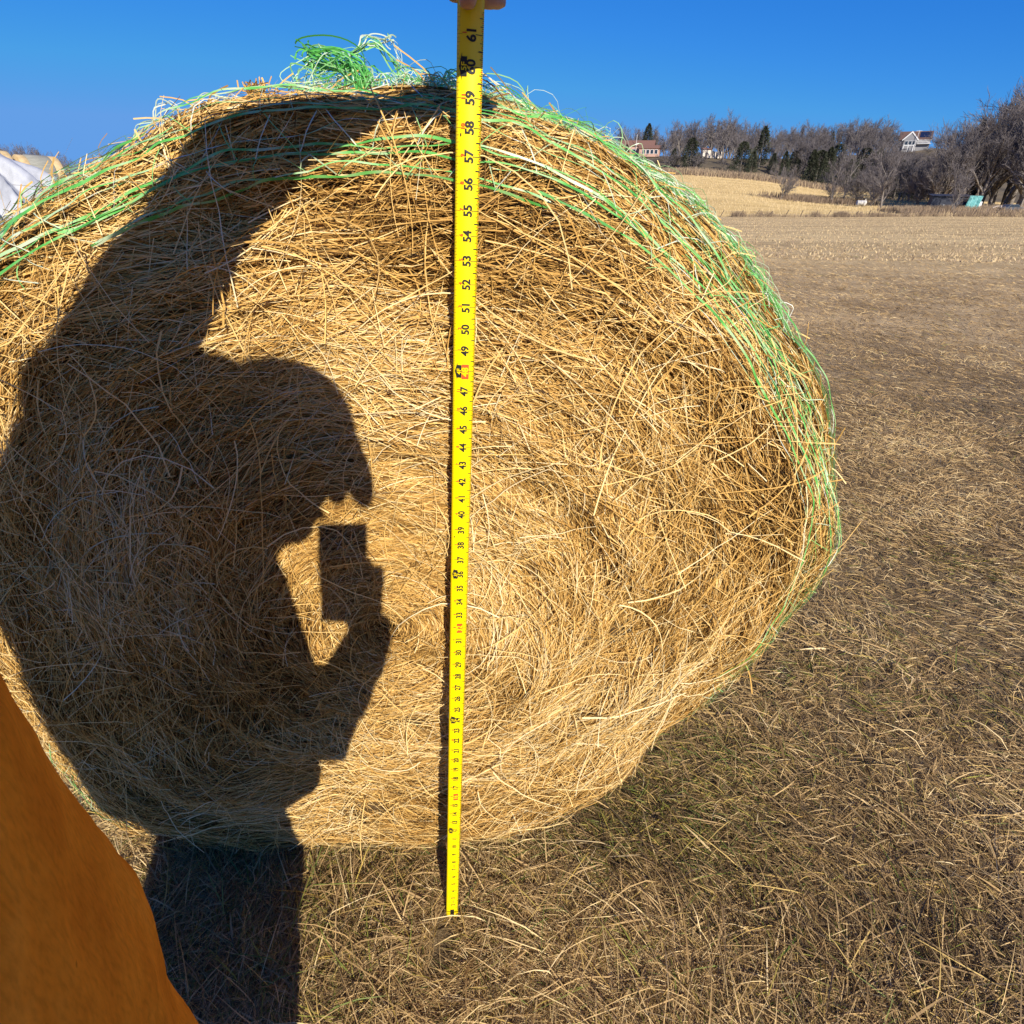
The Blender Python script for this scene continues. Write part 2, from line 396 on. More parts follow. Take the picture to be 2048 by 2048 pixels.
# face, packed layers
parts.append(straws(72000, (.02, 1.0), (-PI, PI), (.05, .18), (.0011, .0025), (-.013, .001), .13, power=.62, tintc=.30, tints=.20))
parts.append(straws(56000, (.02, 1.0), (-PI, PI), (.03, .15), (.0007, .0018), (-.003, .006), .24, power=.62, tintc=.52))
parts.append(straws(14000, (.02, 1.0), (-PI, PI), (.02, .10), (.0006, .0015), (.004, .014), .8, lift=.09, power=.62, tintc=.6))
# long loose stems lying across the face
parts.append(straws(1300, (.05, .90), (-PI, PI), (.08, .22), (.0009, .0018), (.008, .016), 1.1, K=8, lift=.08, curl=1.3, power=.62, tintc=.66, tints=.14))
parts.append(straws(130, (.05, .90), (-PI, PI), (.12, .28), (.0014, .0026), (.014, .024), 1.2, K=9, lift=.10, curl=2.6, power=.62, tintc=.8, tints=.1))
# shoulder and front of the barrel
parts.append(straws(40000, (.93, 1.45), (-60 * D2R, 240 * D2R), (.06, .20), (.0011, .0028), (-.003, .005), .09, tintc=.5, power=1.3, fl=.35))
parts.append(straws(5000, (.93, 1.35), (-60 * D2R, 240 * D2R), (.02, .08), (.0010, .0020), (.001, .009), .8, lift=.12, tintc=.62, power=1.2))
parts.append(straws(9000, (1.4, 3.4), (-PI, PI), (.10, .30), (.003, .006), (-.002, .008), .2))
stem_parts = parts

# ------------------------------------------------------------------ net wrap
net_m = tinted('net_plastic', [(0, (.05, .26, .04)), (.35, (.13, .50, .09)), (.6, (.30, .62, .20)), (.82, (.56, .68, .42)), (1, (.74, .75, .64))], rough=.35, spec=.5, trans=.2)
def net_line(s0, phr, wdt, tint, wob=.006, off=.015, seed=0):
    phi = np.arange(phr[0], phr[1], .6) * D2R
    s = s0 + wob * vnoise(np.stack([phi * 3.5, 0 * phi + seed * 7.3, 0 * phi], -1), 51) + wob * .5 * vnoise(np.stack([phi * 16, 0 * phi + seed * 3.1, 0 * phi], -1), 52)
    Nn = bale_n(s, phi)
    P = bale(s, phi) + Nn * (off + .004 * vnoise(np.stack([phi * 20, 0 * phi + seed, 0 * phi], -1), 53))[:, None]
    W = wdt * (1 + .35 * vnoise(np.stack([phi * 30, 0 * phi + seed, 0 * phi], -1), 54))
    W = W * (1 + .7 * np.clip((np.degrees(phi) - 105) / 20, 0, 1)) if wdt > .002 else W
    K = len(phi)
    T = tint + .34 * vnoise(np.stack([phi * 40, 0 * phi + seed, 0 * phi], -1), 55)
    v, q, _ = ribbons(P[None], W[None], Nn[None], np.array([rng.normal(0, .25)]), np.array([0.]))
    return v, q, np.repeat(np.clip(T, 0, 1), 2)
parts = []
lines = [(.868, (70, 118)), (.885, (-15, 72)), (.90, (60, 215)), (.908, (20, 120)), (.945, (-25, 222)), (.957, (-5, 150)), (.985, (-30, 225)), (1.00, (-30, 80)), (1.035, (-38, 226)), (1.045, (90, 200)),
         (1.075, (-40, 80)), (1.085, (-40, 230)), (1.13, (-50, 230)), (1.145, (-50, 70)), (1.18, (-50, 235)), (1.225, (-50, 235)), (1.27, (-50, 235)), (1.33, (-50, 235)), (1.4, (-50, 235)), (1.47, (-50, 235)), (1.55, (-50, 235)), (1.65, (-50, 235)), (1.75, (-50, 235)), (1.85, (-50, 235))]
for i, (s0, pr) in enumerate(lines):
    parts.append(net_line(s0, pr, .0025, .42 + .1 * (i % 3 == 0), seed=i))
    if i % 2 == 0: parts.append(net_line(s0 + .006, pr, .0019, .55, seed=i + 40, wob=.010))
    if i % 3 == 1: parts.append(net_line(s0 - .01, (pr[0] + 8, pr[1] - 20), .0008, .8, seed=i + 70, wob=.012, off=.014))
for i in range(26):
    parts.append(net_line(rng.uniform(.90, 1.16), (rng.uniform(-42, -10), rng.uniform(48, 85)), rng.uniform(.0007, .0012), rng.choice([.45, .6, .7, .8]), seed=200 + i, wob=.012, off=rng.uniform(.010, .018)))
for i in range(7):
    parts.append(net_line((.915, .93, .965, .975, 1.01, 1.06, 1.11)[i], (100 + rng.uniform(0, 15), 225), .0021, rng.choice([.35, .5, .6]), seed=300 + i, wob=.010, off=.015))
# zigzag threads between the lines
lv = [.868, .90, .945, .985, 1.035, 1.085, 1.13, 1.18, 1.225, 1.27, 1.33, 1.4, 1.47, 1.55, 1.65, 1.75, 1.85]
for i in range(len(lv) - 1):
    a0, a1 = (-45, 232) if i > 2 else ((55, 215) if i == 0 else (-20, 225))
    ph = np.arange(a0, a1, 2.6); n = len(ph); K = 5
    ph = ph + rng.normal(0, .9, n); sl_ = np.where(np.arange(n) % 2 == 0, 1, -1) * rng.uniform(1.0, 3.4, n)
    keep = rng.random(n) < .82; ph = ph[keep]; sl_ = sl_[keep]; n = len(ph)
    t = np.linspace(0, 1, K)[None]
    s = lv[i] + (lv[i + 1] - lv[i]) * t + rng.normal(0, .002, (n, 1)); phi = (ph[:, None] + sl_[:, None] * (t - .5)) * D2R
    Nn = bale_n(s, phi); P = bale(s, phi) + Nn * (.012 + .006 * np.sin(t * PI))[..., None]
    W = np.full((n, K), 1.) * rng.uniform(.0007, .0013, (n, 1))
    parts.append(ribbons(P, W, Nn, rng.normal(0, .5, n), np.clip(np.where(rng.random(n) < .6, .9, .55) + rng.normal(0, .06, n), 0, 1)))
in_bale(rib_mesh('net_wrap', parts, net_m))

# a torn, tangled tuft of net on top and small loops along the crest
def pix(px, py, Y):
    u = (px - 1024) / FPX; v = (py - 1024) / FPX
    d = _F + _R * u - _U * v
    return EYE + d * (Y / d[1])
def catmull(pts, n):
    p = np.array(pts, float); p = np.concatenate([[2 * p[0] - p[1]], p, [2 * p[-1] - p[-2]]])
    out = []
    m = len(p) - 3
    for q in np.linspace(0, m - 1e-6, n):
        i = int(q); t = q - i; a, b_, c, d = p[i:i + 4]
        out.append(.5 * ((2 * b_) + (-a + c) * t + (2 * a - 5 * b_ + 4 * c - d) * t * t + (-a + 3 * b_ - 3 * c + d) * t ** 3))
    return np.array(out)
tp = []
def strand(ctrl, n, wdt, tint, jit, K=26):
    c = catmull(ctrl, K)
    for i in range(n):
        off = rng.normal(0, jit, 3); ph_ = rng.uniform(0, 6.28, 3); fr_ = rng.uniform(.5, 2.2, 3)
        t = np.linspace(0, 1, K)
        amp = jit * 1.3
        P = c + off * (.3 + .7 * t[:, None]) + amp * np.sin(t[:, None] * 6.28 * fr_ + ph_) * np.minimum(1, 3 * t[:, None])
        Nn = np.tile(np.array([0, -1., .2]), (K, 1))
        tp.append(ribbons(P[None], np.full((1, K), wdt * rng.uniform(.6, 1.3)), Nn[None], np.array([rng.uniform(-1, 1)]), np.array([np.clip(tint + rng.normal(0, .15), 0, 1)])))
q = lambda a, b_, c: pix(a, b_, c)
strand([q(690, 255, .80), q(722, 215, .84), (q(730, 175, .88)), q(718, 140, .90), q(670, 120, .91), q(625, 112, .93), q(616, 118, .94)], 30, .0018, .42, .0060)
strand([q(735, 200, .86), q(722, 160, .88), q(690, 130, .9), q(650, 128, .92), q(622, 122, .93)], 20, .0016, .3, .0065)
strand([q(600, 185, .9), q(590, 150, .9), q(640, 120, .92), q(700, 140, .92), q(690, 190, .9)], 14, .0013, .7, .010)
strand([q(700, 112, .9), q(730, 82, .92), q(765, 74, .94), q(785, 80, .94)], 7, .0014, .85, .003)
strand([q(700, 108, .9), q(735, 88, .92), q(765, 98, .93), q(795, 135, .95), q(805, 165, .95)], 9, .0016, .6, .004)
strand([q(785, 80, .94), q(797, 110, .95), q(808, 150, .95), q(830, 185, .95)], 5, .001, .95, .004)
for i in range(110):        # snarl of fine loops resting on the crest around the tuft
    x0 = rng.uniform(600, 860); w_ = rng.uniform(15, 55); h_ = rng.uniform(12, 48) * (1.2 - abs(x0 - 710) / 240); Yk = rng.uniform(.86, .98)
    strand([q(x0, 188, Yk), q(x0 + w_ * .2, 188 - h_, Yk), q(x0 + w_ * .7, 186 - h_ * rng.uniform(.3, 1), Yk), q(x0 + w_, 184, Yk)], 1, .0011, rng.choice([.3, .5, .75, .95]), .003, K=14)
for i in range(26):
    x0 = rng.uniform(800, 900); h_ = rng.uniform(8, 40)
    strand([q(x0, 178, .92), q(x0 + 12, 172 - h_, .94), q(x0 + 34, 168 - h_ * .5, .95), q(x0 + 50, 175, .95)], 1, .0012, rng.choice([.3, .4, .8]), .003, K=14)
for i in range(380):       # frizz of torn net lying along the right-hand crest
    ph_ = rng.uniform(38, 84) * D2R; s0 = rng.uniform(1.02, 1.22); k_ = 7
    dph = rng.choice([-1, 1]) * rng.uniform(.03, .11); ds_ = rng.normal(0, .03); hgt_ = min(rng.exponential(.003), .012) + .001
    t_ = np.linspace(0, 1, k_); sv = s0 + ds_ * t_; pv_ = ph_ + dph * t_ + rng.normal(0, .006, k_)
    c_ = bale(sv, pv_) + bale_n(sv, pv_) * (.012 + hgt_ * np.sin(t_ * PI) * 2 + rng.normal(0, .0015, k_))[:, None]
    strand([c_[0], c_[2], c_[4], c_[6]], 1, .0009, rng.choice([.35, .5, .65, .85]), .001, K=9)
for c_ in ([(268, 275), (285, 250), (330, 238), (352, 250)], [(310, 255), (312, 218), (335, 203), (362, 222), (362, 250)], [(365, 232), (395, 202), (430, 192), (470, 204)], [(400, 210), (440, 196), (460, 212)], [(430, 210), (455, 190), (490, 203)]):
    strand([q(a, b_, .92) for a, b_ in c_], 3, .0012, .9, .002, K=18)
in_bale(rib_mesh('loose_net', tp, net_m))['label'] = 'tangled torn tuft of green and clear net on top of the bale'
# hay tuft and odd stems on the crest
tp2 = tp; tp = []
for i in range(60):
    a = rng.normal(0, .45); x0 = 512 + rng.normal(0, 9); h_ = rng.uniform(15, 42)
    strand([q(x0, 200, .9), q(x0 + a * h_ * .3, 200 - h_ * .5, .9), q(x0 + a * h_ * rng.uniform(.2, 1), 198 - h_, .9 + rng.normal(0, .01))], 1, .0016, .5, .002, K=6)
for i in range(420):
    ph_ = rng.uniform(-30, 165) * D2R; s0 = np.array([rng.uniform(.97, 1.25)]); p0 = bale(s0, np.array([ph_]))[0]; n0 = bale_n(s0, np.array([ph_]))[0]
    tg = np.array([-math.sin(ph_), rng.normal(0, .5), math.cos(ph_)]) * rng.choice([-1, 1]); l = rng.uniform(.01, .04)
    strand([p0, p0 + n0 * l * .5 + tg * l * .5, p0 + n0 * l * rng.uniform(.3, 1) + tg * l * 1.3], 1, .0016, .6, .0, K=5)
in_bale(rib_mesh('hay_stems', stem_parts + tp, straw_m)); tp = tp2


# ------------------------------------------------------------------ near grass
grass_m = tinted('dry_grass', [(0, (.06, .042, .018)), (.22, (.20, .125, .052)), (.42, (.49, .315, .13)), (.60, (.72, .50, .22)), (.74, (.90, .70, .37)), (.80, (.55, .36, .08)), (.86, (.30, .28, .05)), (.93, (.14, .18, .03)), (1, (.20, .24, .06))], rough=.6, spec=.25, trans=.12)
def grass(n, rmin, rmax, a0, a1, hl, wd, Lr, stand, K=4):
    r = np.exp(rng.uniform(math.log(rmin), math.log(rmax), n)); a = rng.uniform(a0, a1, n) * D2R
    x = r * np.sin(a); y = r * np.cos(a)
    keep = (rng.random(n) > (y - 5) / 25) & ~((x > -.75) & (x < .22) & (y > .95) & (y < 1.9))
    keep &= ~((np.abs(x + .112) < .035) & (y > .60) & (y < .735))
    x, y, r = x[keep], y[keep], r[keep]; n = len(x)
    z = hgt(x, y); pp = np.stack([x, y, 0 * x], -1)
    cl = vnoise(pp * 3.0, 61); c2 = vnoise(pp * 9.0, 62); c3 = vnoise(pp * .8, 63)
    yaw = rng.uniform(0, 2 * PI, n) * .55 + 2.4 * vnoise(pp * 2.2, 64) + .6
    Ln = rng.uniform(*Lr, n) * (1 + .12 * r); st = np.clip(rng.normal(stand, .25, n) + .25 * c2, .02, 1.4)
    t = np.linspace(0, 1, K)
    d = np.stack([np.cos(yaw), np.sin(yaw), 0 * yaw], -1); up = np.array([0, 0, 1.])
    bend = rng.normal(0, .8, n)
    sd = np.stack([-np.sin(yaw), np.cos(yaw), 0 * yaw], -1)
    P = np.zeros((n, K, 3)); z0 = z + rng.uniform(-.004, .010, n) + .008 * np.clip(cl, 0, 1) * (1 + 0 * r)
    for k in range(K):
        h = Ln * (t[k] * np.sin(st) - .55 * t[k] ** 2 * np.sin(st)) ; f = Ln * (t[k] * np.cos(st) + .3 * t[k] ** 2)
        P[:, k] = np.stack([x, y, z0], -1) + d * f[:, None] + up * h[:, None] + sd * (bend * Ln * .3 * t[k] ** 2)[:, None]
    P[..., 2] = np.maximum(P[..., 2], z[:, None] + .001)
    W = (rng.uniform(*wd, n) * (1 + .36 * np.minimum(r, 6) + .18 * np.maximum(r - 6, 0)))[:, None] * np.array([.7, 1, .8, .25])[None]
    tt = .40 + .13 * c3 + .13 * cl + rng.normal(0, .18, n) ; tt = np.clip(tt, 0, .76)
    gp = np.clip(.11 + .20 * np.clip(vnoise(pp * 1.9, 65) + .35 * vnoise(pp * 6, 66), 0, 1) - .05 * r, 0.01, .5)
    g = rng.random(n) < gp; tt = np.where(g, rng.uniform(.80, 1.0, n), tt)
    yel = (rng.random(n) < .05 * np.clip(2.2 - r * .6, 0.1, 1)); tt = np.where(yel, .79, tt)
    Nn = np.tile(up, (n, K, 1)).reshape(n, K, 3)
    return ribbons(P, W, Nn, rng.normal(0, .9, n), tt)
gparts = [grass(300000, .38, 5.5, -62, 78, 0, (.0007, .0014), (.015, .055), .38),
          grass(130000, 3.0, 34.0, 8, 60, 0, (.0007, .0014), (.02, .05), .55),
          grass(6000, .38, 2.2, -60, 78, 0, (.0011, .0022), (.06, .15), .5),
          grass(2600, .38, 2.6, -60, 78, 0, (.0020, .0040), (.03, .08), .2)]
# grass pressed against the foot of the bale
go = rib_mesh('grass', gparts, grass_m); tag(go, kind='stuff')

# ------------------------------------------------------------------ tape measure
TB = np.array([-.114, .709, .004]); TT = np.array([-.050, .713, 1.548]); TL = 61 * .0254
TA = (TT - TB) / np.linalg.norm(TT - TB)
yellow = mat('tape_yellow', (.95, .72, .0), .38, .5); black = mat('print_black', (.02, .02, .018), .5, .3); red = mat('print_red', (.75, .09, .02), .5, .3); steel = mat('steel', (.5, .5, .5), .35, .5, 1)
TW = .0268
face_dir = np.array([-.02, -1., 0]); tx_ = np.cross(TA, -face_dir); tx_ /= np.linalg.norm(tx_)
_q = np.cross(TA, tx_);  tn_ = _q if _q[1] < 0 else -_q
if tx_[0] < 0: tx_ = -tx_
def tpt(u, k, off=0.0):
    """u 0..1 across (left to right), k in inches along from the hook"""
    t = k / 61.0
    c = TB + (TT - TB) * t + np.array([0, .006 * 4 * t * (1 - t), 0])
    R_ = .030; a = (u - .5) * TW / R_ + .10
    return c + tx_ * (R_ * (math.sin(a) - math.sin(.10))) + tn_ * (-(R_) * (math.cos(.10) - math.cos(a)) + 0) + tn_ * off
T0 = empty('tape_measure', TB, label='yellow steel tape measure stretched upright in front of the hay bale', cat='tape measure')
def in_tape(o): o.parent = T0; o.matrix_parent_inverse = Matrix.Translation(-Vector(TB)); return o
vs = []; fs = []; nu = 9; ks = np.arange(0, 63.6, .5); ks[0] = 0
for k in ks:
    for i in range(nu):
        # rounded corners at the hook end
        u = i / (nu - 1); kk = k
        if k == 0: kk = .32 * (1 - math.sqrt(max(0, 1 - (2 * abs(u - .5)) ** 6)))
        vs.append(tpt(u, kk))
for j in range(len(ks) - 1):
    for i in range(nu - 1): a = j * nu + i; fs.append((a, a + 1, a + nu + 1, a + nu))
bl = in_tape(np_mesh('blade', np.array(vs), [np.array(fs)], yellow, smooth=True))
sm = bl.modifiers.new('s', 'SOLIDIFY'); sm.thickness = .0004; sm.offset = -1 if tn_[1] < 0 else 1
# printing
def text_mesh(txt, size, bold=.0):
    cu = bpy.data.curves.new('t', 'FONT'); cu.body = txt; cu.size = size; cu.align_x = 'CENTER'; cu.align_y = 'CENTER'; cu.offset = bold * size; cu.resolution_u = 3
    ob = bpy.data.objects.new('t', cu); COL.objects.link(ob); bpy.context.view_layer.update()
    me = bpy.data.meshes.new_from_object(ob.evaluated_get(bpy.context.evaluated_depsgraph_get()))
    v = [tuple(q.co) for q in me.vertices]; f = [tuple(p.vertices) for p in me.polygons]
    bpy.data.objects.remove(ob); bpy.data.curves.remove(cu); bpy.data.meshes.remove(me); return v, f
pv = {'k': ([], []), 'r': ([], []), 'y': ([], []), 'f': ([], [])}
IN = .0254
def put(v, f, kc, uc, ink, off=.0007, rot=True, sx=1.0, sy=1.0):
    V_, F_ = pv[ink]; o = len(V_)
    for p in v:
        x, y = p[0] * sx, p[1] * sy            # x along text (up the tape), y towards the left edge
        if rot: V_.append(tuple(tpt(uc - y / TW, kc + x / IN, off)))
        else: V_.append(tuple(tpt(uc + x / TW, kc + y / IN, off)))
    F_ += [tuple(i + o for i in q) for q in f]
def rect(k0, k1, u0, u1, ink, off=.0006):
    V_, F_ = pv[ink]; o = len(V_); V_ += [tuple(tpt(u, k, off)) for k, u in ((k0, u0), (k0, u1), (k1, u1), (k1, u0))]; F_.append((o, o + 1, o + 2, o + 3))
cache = {}
def T(txt, size, bold):
    key = (txt, size, bold)
    if key not in cache: cache[key] = text_mesh(txt, size, bold)
    return cache[key]
for k in range(1, 62):
    sz = .0122 if k >= 13 else .0104; bo = .032 if k >= 13 else .022
    v, f = T(str(k), sz, bo)
    ft = k % 12 == 0; box = k % 16 == 0
    if k == 1: continue
    if box:
        rect(k - .38, k + .34, .41, .74, 'r', .0005)
        put(v, f, k - .02, .575, 'y', .0010, sx=.92, sy=.92)
    else:
        put(v, f, k, .56, 'k', sx=.98, sy=1.04)
    if ft:
        v2, f2 = T('%dF' % (k // 12), .0075, .02)
        # black house-shaped arrow, lettering left open in yellow
        rect(k - .31, k + .31, .21, .40, 'k', .0007)
        for j in range(8):
            u0 = .21 - j * .0145; hw = .44 * (1 - (j + .5) / 8); rect(k - hw, k + hw, u0 - .0147, u0, 'k', .0007)
        put(v2, f2, k, .295, 'y', .0012)
    elif k > 12:
        v2, f2 = T(str(k % 12), .0056, .03); put(v2, f2, k + .04, .30, 'r')
    # inch lines and ruling on both edges
for i in range(16, int(61.8 * 16)):
    k = i / 16
    if k < 1: continue
    ln = .30 if i % 16 == 0 else .17 if i % 8 == 0 else .13 if i % 4 == 0 else .085 if i % 2 == 0 else .055
    if i % 16 == 0: rect(k - .52 - .012 + .0, k - .52 + .012, .80 - .0, .995, 'k')
    rect(k - .012, k + .012, 1 - ln, .995, 'r' if (i % 4 == 2 and k > 12) else 'k')
    if k > 12 and i % 2 == 0: rect(k - .008, k + .008, .012, .012 + (.20 if i % 16 == 0 else .12 if i % 4 == 0 else .07), 'f')
for kc in (2.45, 7.45):   # tiny printed lines below the numbers
    for j in range(3): rect(kc - .22, kc + .22, .52 + j * .05, .535 + j * .05, 'k')
for k, u in ((57.75, .2), (38.55, .18)): rect(k - .05, k + .05, u - .02, u + .03, 'k')
for nme, ink, m_ in (('black_print', 'k', black), ('red_print', 'r', red), ('yellow_lettering', 'y', yellow), ('fine_ruling', 'f', mat('print_faint', (.55, .40, .01), .5, .3))):
    mb = MB(); mb.add(*pv[ink]); in_tape(mb.build(nme, m_))
# hook plate and its slot
mb = MB(); c = tpt(.5, .25, .0012)
def tplate(u0, u1, k0, k1, o0, o1):
    p = [tpt(u, k, o) for o in (o0, o1) for u, k in ((u0, k0), (u1, k0), (u1, k1), (u0, k1))]
    mb.add(p, [(0, 3, 2, 1), (4, 5, 6, 7), (0, 1, 5, 4), (1, 2, 6, 5), (2, 3, 7, 6), (3, 0, 4, 7)])
tplate(.36, .66, -.10, 1.30, .0008, .0020); tplate(.2, .82, -.18, -.08, -.006, .0020)
hk = in_tape(mb.build('hook', mat('hook_black', (.03, .03, .03), .4, .5, .6), bevel=.0004))
mb = MB()
for k in (.2, .5): mb.tube([tpt(.52, k, .0017), tpt(.52, k, .0026)], .0022, 10)
rv = mb.build('rivet', steel); rv.parent = hk
# case held above
kc = tpt(.5, 64.6); case_m = mat('case_black', (.025, .025, .028), .45, .4)
mb = MB(); A3 = np.stack([tx_, -tn_, TA], 1)
pr = []
for a in np.linspace(0, 2 * PI, 28, endpoint=False):
    ex = lambda v: math.copysign(abs(v) ** .6, v)
    pr.append(kc + A3 @ np.array([-.021, .028 + .036 * ex(math.cos(a)), .005 + .036 * ex(math.sin(a))]))
mb.prism(pr, A3 @ np.array([.042, 0, 0]))
in_tape(mb.build('case', mat('case_yellow', (.85, .62, .02), .4, .4), bevel=.003))

# ------------------------------------------------------------------ phone
ph_c = EYE + _R * -.021 + _U * -.055 - _F * .0065
P0 = empty('phone', ph_c, label='dark smartphone held upright in the right hand beside the orange hoodie', cat='phone')
A4 = np.stack([_R, _F, _U], 1)
mb = MB(); mb.box(ph_c, (.0755, .008, .160), A4); ob = mb.build('body', mat('phone_body', (.03, .03, .035), .3, .5), bevel=.0035); ob.parent = P0; ob.matrix_parent_inverse = Matrix.Translation(-Vector(ph_c))
mb = MB(); mb.box(ph_c - _F * .0043, (.071, .0006, .155), A4); ob = mb.build('screen', mat('phone_screen', (.01, .01, .012), .08, .6)); ob.parent = P0; ob.matrix_parent_inverse = Matrix.Translation(-Vector(ph_c))

# ------------------------------------------------------------------ person
def UVL(u, v, l):
    return EYE + UR * u + VV * v + L * l
class Blob:
    def __init__(s): s.v = []; s.f = []
    def cap(s, p0, p1, r0, r1, n=20, m=7, flat=(1, 1), ax=None):
        p0 = np.array(p0, float); p1 = np.array(p1, float); t = p1 - p0; l = np.linalg.norm(t); t = t / (l + 1e-9)
        ref = np.array(ax, float) if ax is not None else (np.array([0, 0, 1.]) if abs(t[2]) < .9 else np.array([1., 0, 0]))
        a = ref - t * (ref @ t); a /= np.linalg.norm(a); b_ = np.cross(t, a); o = len(s.v); rings = []
        for i in range(m): th = PI / 2 * (1 - i / (m)); rings.append((p0 - t * r0 * math.sin(th), r0 * math.cos(th)))
        for i in range(m + 1): th = PI / 2 * i / m; rings.append((p1 + t * r1 * math.sin(th), r1 * math.cos(th)))
        for c, r in rings:
            r = max(r, 1e-4)
            for k in range(n): an = 2 * PI * k / n; s.v.append(c + a * r * flat[0] * math.cos(an) + b_ * r * flat[1] * math.sin(an))
        for i in range(len(rings) - 1):
            for k in range(n): s.f.append((o + i * n + k, o + i * n + (k + 1) % n, o + (i + 1) * n + (k + 1) % n, o + (i + 1) * n + k))
        s.f.append(tuple(o + k for k in range(n))[::-1]); s.f.append(tuple(o + (len(rings) - 1) * n + k for k in range(n)))
    def ell(s, c, axes, n=24, m=14):
        c = np.array(c, float); o = len(s.v); A = np.array(axes, float)
        for i in range(m + 1):
            th = PI * i / m; rr = max(math.sin(th), 1e-3)
            for k in range(n): an = 2 * PI * k / n; s.v.append(c + A[0] * rr * math.cos(an) + A[1] * rr * math.sin(an) + A[2] * math.cos(th))
        for i in range(m):
            for k in range(n): s.f.append((o + i * n + k, o + (i + 1) * n + k, o + (i + 1) * n + (k + 1) % n, o + i * n + (k + 1) % n))
    def loft(s, rings, n=28):
        """rings: (centre, axis a, axis b)"""
        o = len(s.v)
        for c, a, b_ in rings:
            for k in range(n): an = 2 * PI * k / n; s.v.append(np.array(c, float) + np.array(a) * math.cos(an) + np.array(b_) * math.sin(an))
        m = len(rings)
        for i in range(m - 1):
            for k in range(n): s.f.append((o + i * n + k, o + i * n + (k + 1) % n, o + (i + 1) * n + (k + 1) % n, o + (i + 1) * n + k))
        s.f.append(tuple(o + k for k in range(n))[::-1]); s.f.append(tuple(o + (m - 1) * n + k for k in range(n)))
    def build(s, name, m, parent, vox, smooth=6, disp=None):
        me = bpy.data.meshes.new(name); me.from_pydata([tuple(q) for q in s.v], [], s.f); me.update()
        ob = bpy.data.objects.new(name, me); COL.objects.link(ob)
        r = ob.modifiers.new('r', 'REMESH'); r.mode = 'VOXEL'; r.voxel_size = vox
        sm_ = ob.modifiers.new('s', 'SMOOTH'); sm_.iterations = smooth; sm_.factor = .5
        bpy.context.view_layer.update()
        me2 = bpy.data.meshes.new_from_object(ob.evaluated_get(bpy.context.evaluated_depsgraph_get()))
        ob.modifiers.clear(); ob.data = me2; bpy.data.meshes.remove(me); me2.name = name
        me2.materials.clear(); me2.materials.append(m)
        n = len(me2.vertices); co = np.zeros(n * 3, np.float32); me2.vertices.foreach_get('co', co); co = co.reshape(-1, 3)
        if disp is not None:
            no = np.zeros(n * 3, np.float32); me2.vertices.foreach_get('normal', no); co = co + no.reshape(-1, 3) * disp(co)[:, None]
            me2.vertices.foreach_set('co', co.ravel().astype(np.float32))
        me2.polygons.foreach_set('use_smooth', [True] * len(me2.polygons)); me2.update()
        ob.parent = parent; ob.matrix_parent_inverse = Matrix.Translation(-parent.location)
        return ob
PE = empty('person', (-.40, .0, 0), label='person in an orange hoodie, cap and jeans holding a phone and the tape', cat='person')
fa = np.array([-.72, .694, 0]); fb = np.array([.694, .72, 0]); up = np.array([0, 0, 1.])
hand_L = UVL(.15, .497, .452); wrist_L = UVL(.075, .478, .405); elbow_L = UVL(-.10, .425, .34); sh_L = UVL(-.33, .19, .22)
sh_R = np.array([-.165, -.10, 1.345]); elbow_R = np.array([-.115, -.085, .985]); wrist_R = UVL(.012, -.15, .02); 
neck0 = np.array([-.20, -.04, 1.40]); head_c = UVL(-.110, .121, -.10)
hipL = np.array([-.50, .06, .90]); hipR = np.array([-.34, -.07, .90]); kneeL = np.array([-.53, .12, .48]); kneeR = np.array([-.315, -.03, .48]); ankL = np.array([-.53, .06, .09]); ankR = np.array([-.30, -.08, .09])
skin = noisy('skin', [(.3, (.42, .22, .16)), (.7, (.58, .34, .26))], 40, .5, .15)
fleece = noisy('orange_fleece', [(.28, (.66, .20, .012)), (.5, (.84, .29, .020)), (.72, (.92, .36, .035))], 16, .95, .7, detail=14, spec=.05, dist=.006)
denim = noisy('denim', [(.3, (.03, .04, .07)), (.7, (.07, .09, .14))], 60, .9, .2)
# body, one surface
bd = Blob()
hd_h = np.array([.85, .527, 0]); wup = up
hd_f = hd_h * math.cos(.44) - wup * math.sin(.44); up_h = wup * math.cos(.44) + hd_h * math.sin(.44); hd_s = np.cross(up_h, hd_f)
bd.ell(head_c + up_h * .01, (hd_f * .098, hd_s * .078, up_h * .120)); bd.cap(head_c + hd_f * .03 - up_h * .045, head_c + hd_f * .056 - up_h * .078, .054, .036)
bd.cap(head_c + hd_f * .088 + up_h * .015, head_c + hd_f * .114 - up_h * .025, .008, .015); bd.cap(head_c + hd_f * .085 - up_h * .055, head_c + hd_f * .09 - up_h * .056, .016, .014, flat=(.5, 1.6), ax=up_h)
for sgn in (-1, 1):
    bd.ell(head_c + hd_s * sgn * .080 - up_h * .005, (hd_f * .022, hd_s * .010, up_h * .033)); bd.ell(head_c + hd_f * .083 + hd_s * sgn * .031 + up_h * .02, (hd_f * .014, hd_s * .015, up_h * .011))
bd.cap(head_c - up * .06 - hd_f * .01, neck0, .058, .065)
bd.loft([(np.array([-.42, .0, .82]), fa * .15, fb * .11), (np.array([-.42, .0, .95]), fa * .165, fb * .13), (np.array([-.36, .0, 1.1]), fa * .16, fb * .15), (np.array([-.31, .01, 1.25]), fa * .175, fb * .12), (np.array([-.27, .02, 1.38]), fa * .12, fb * .08)])
for a_, b_, c_, d_ in ((sh_L, elbow_L, wrist_L, hand_L), (sh_R, elbow_R, wrist_R, None)):
    bd.cap(neck0 - up * .04, a_, .06, .055); bd.cap(a_, b_, .052, .042); bd.cap(b_, c_, .042, .027)
for h_, k_, a_ in ((hipL, kneeL, ankL), (hipR, kneeR, ankR)):
    bd.cap(h_, k_, .085, .055); bd.cap(k_, a_, .052, .036); bd.cap(a_ - up * .03, a_ + fb * .14 - up * .055, .036, .028)
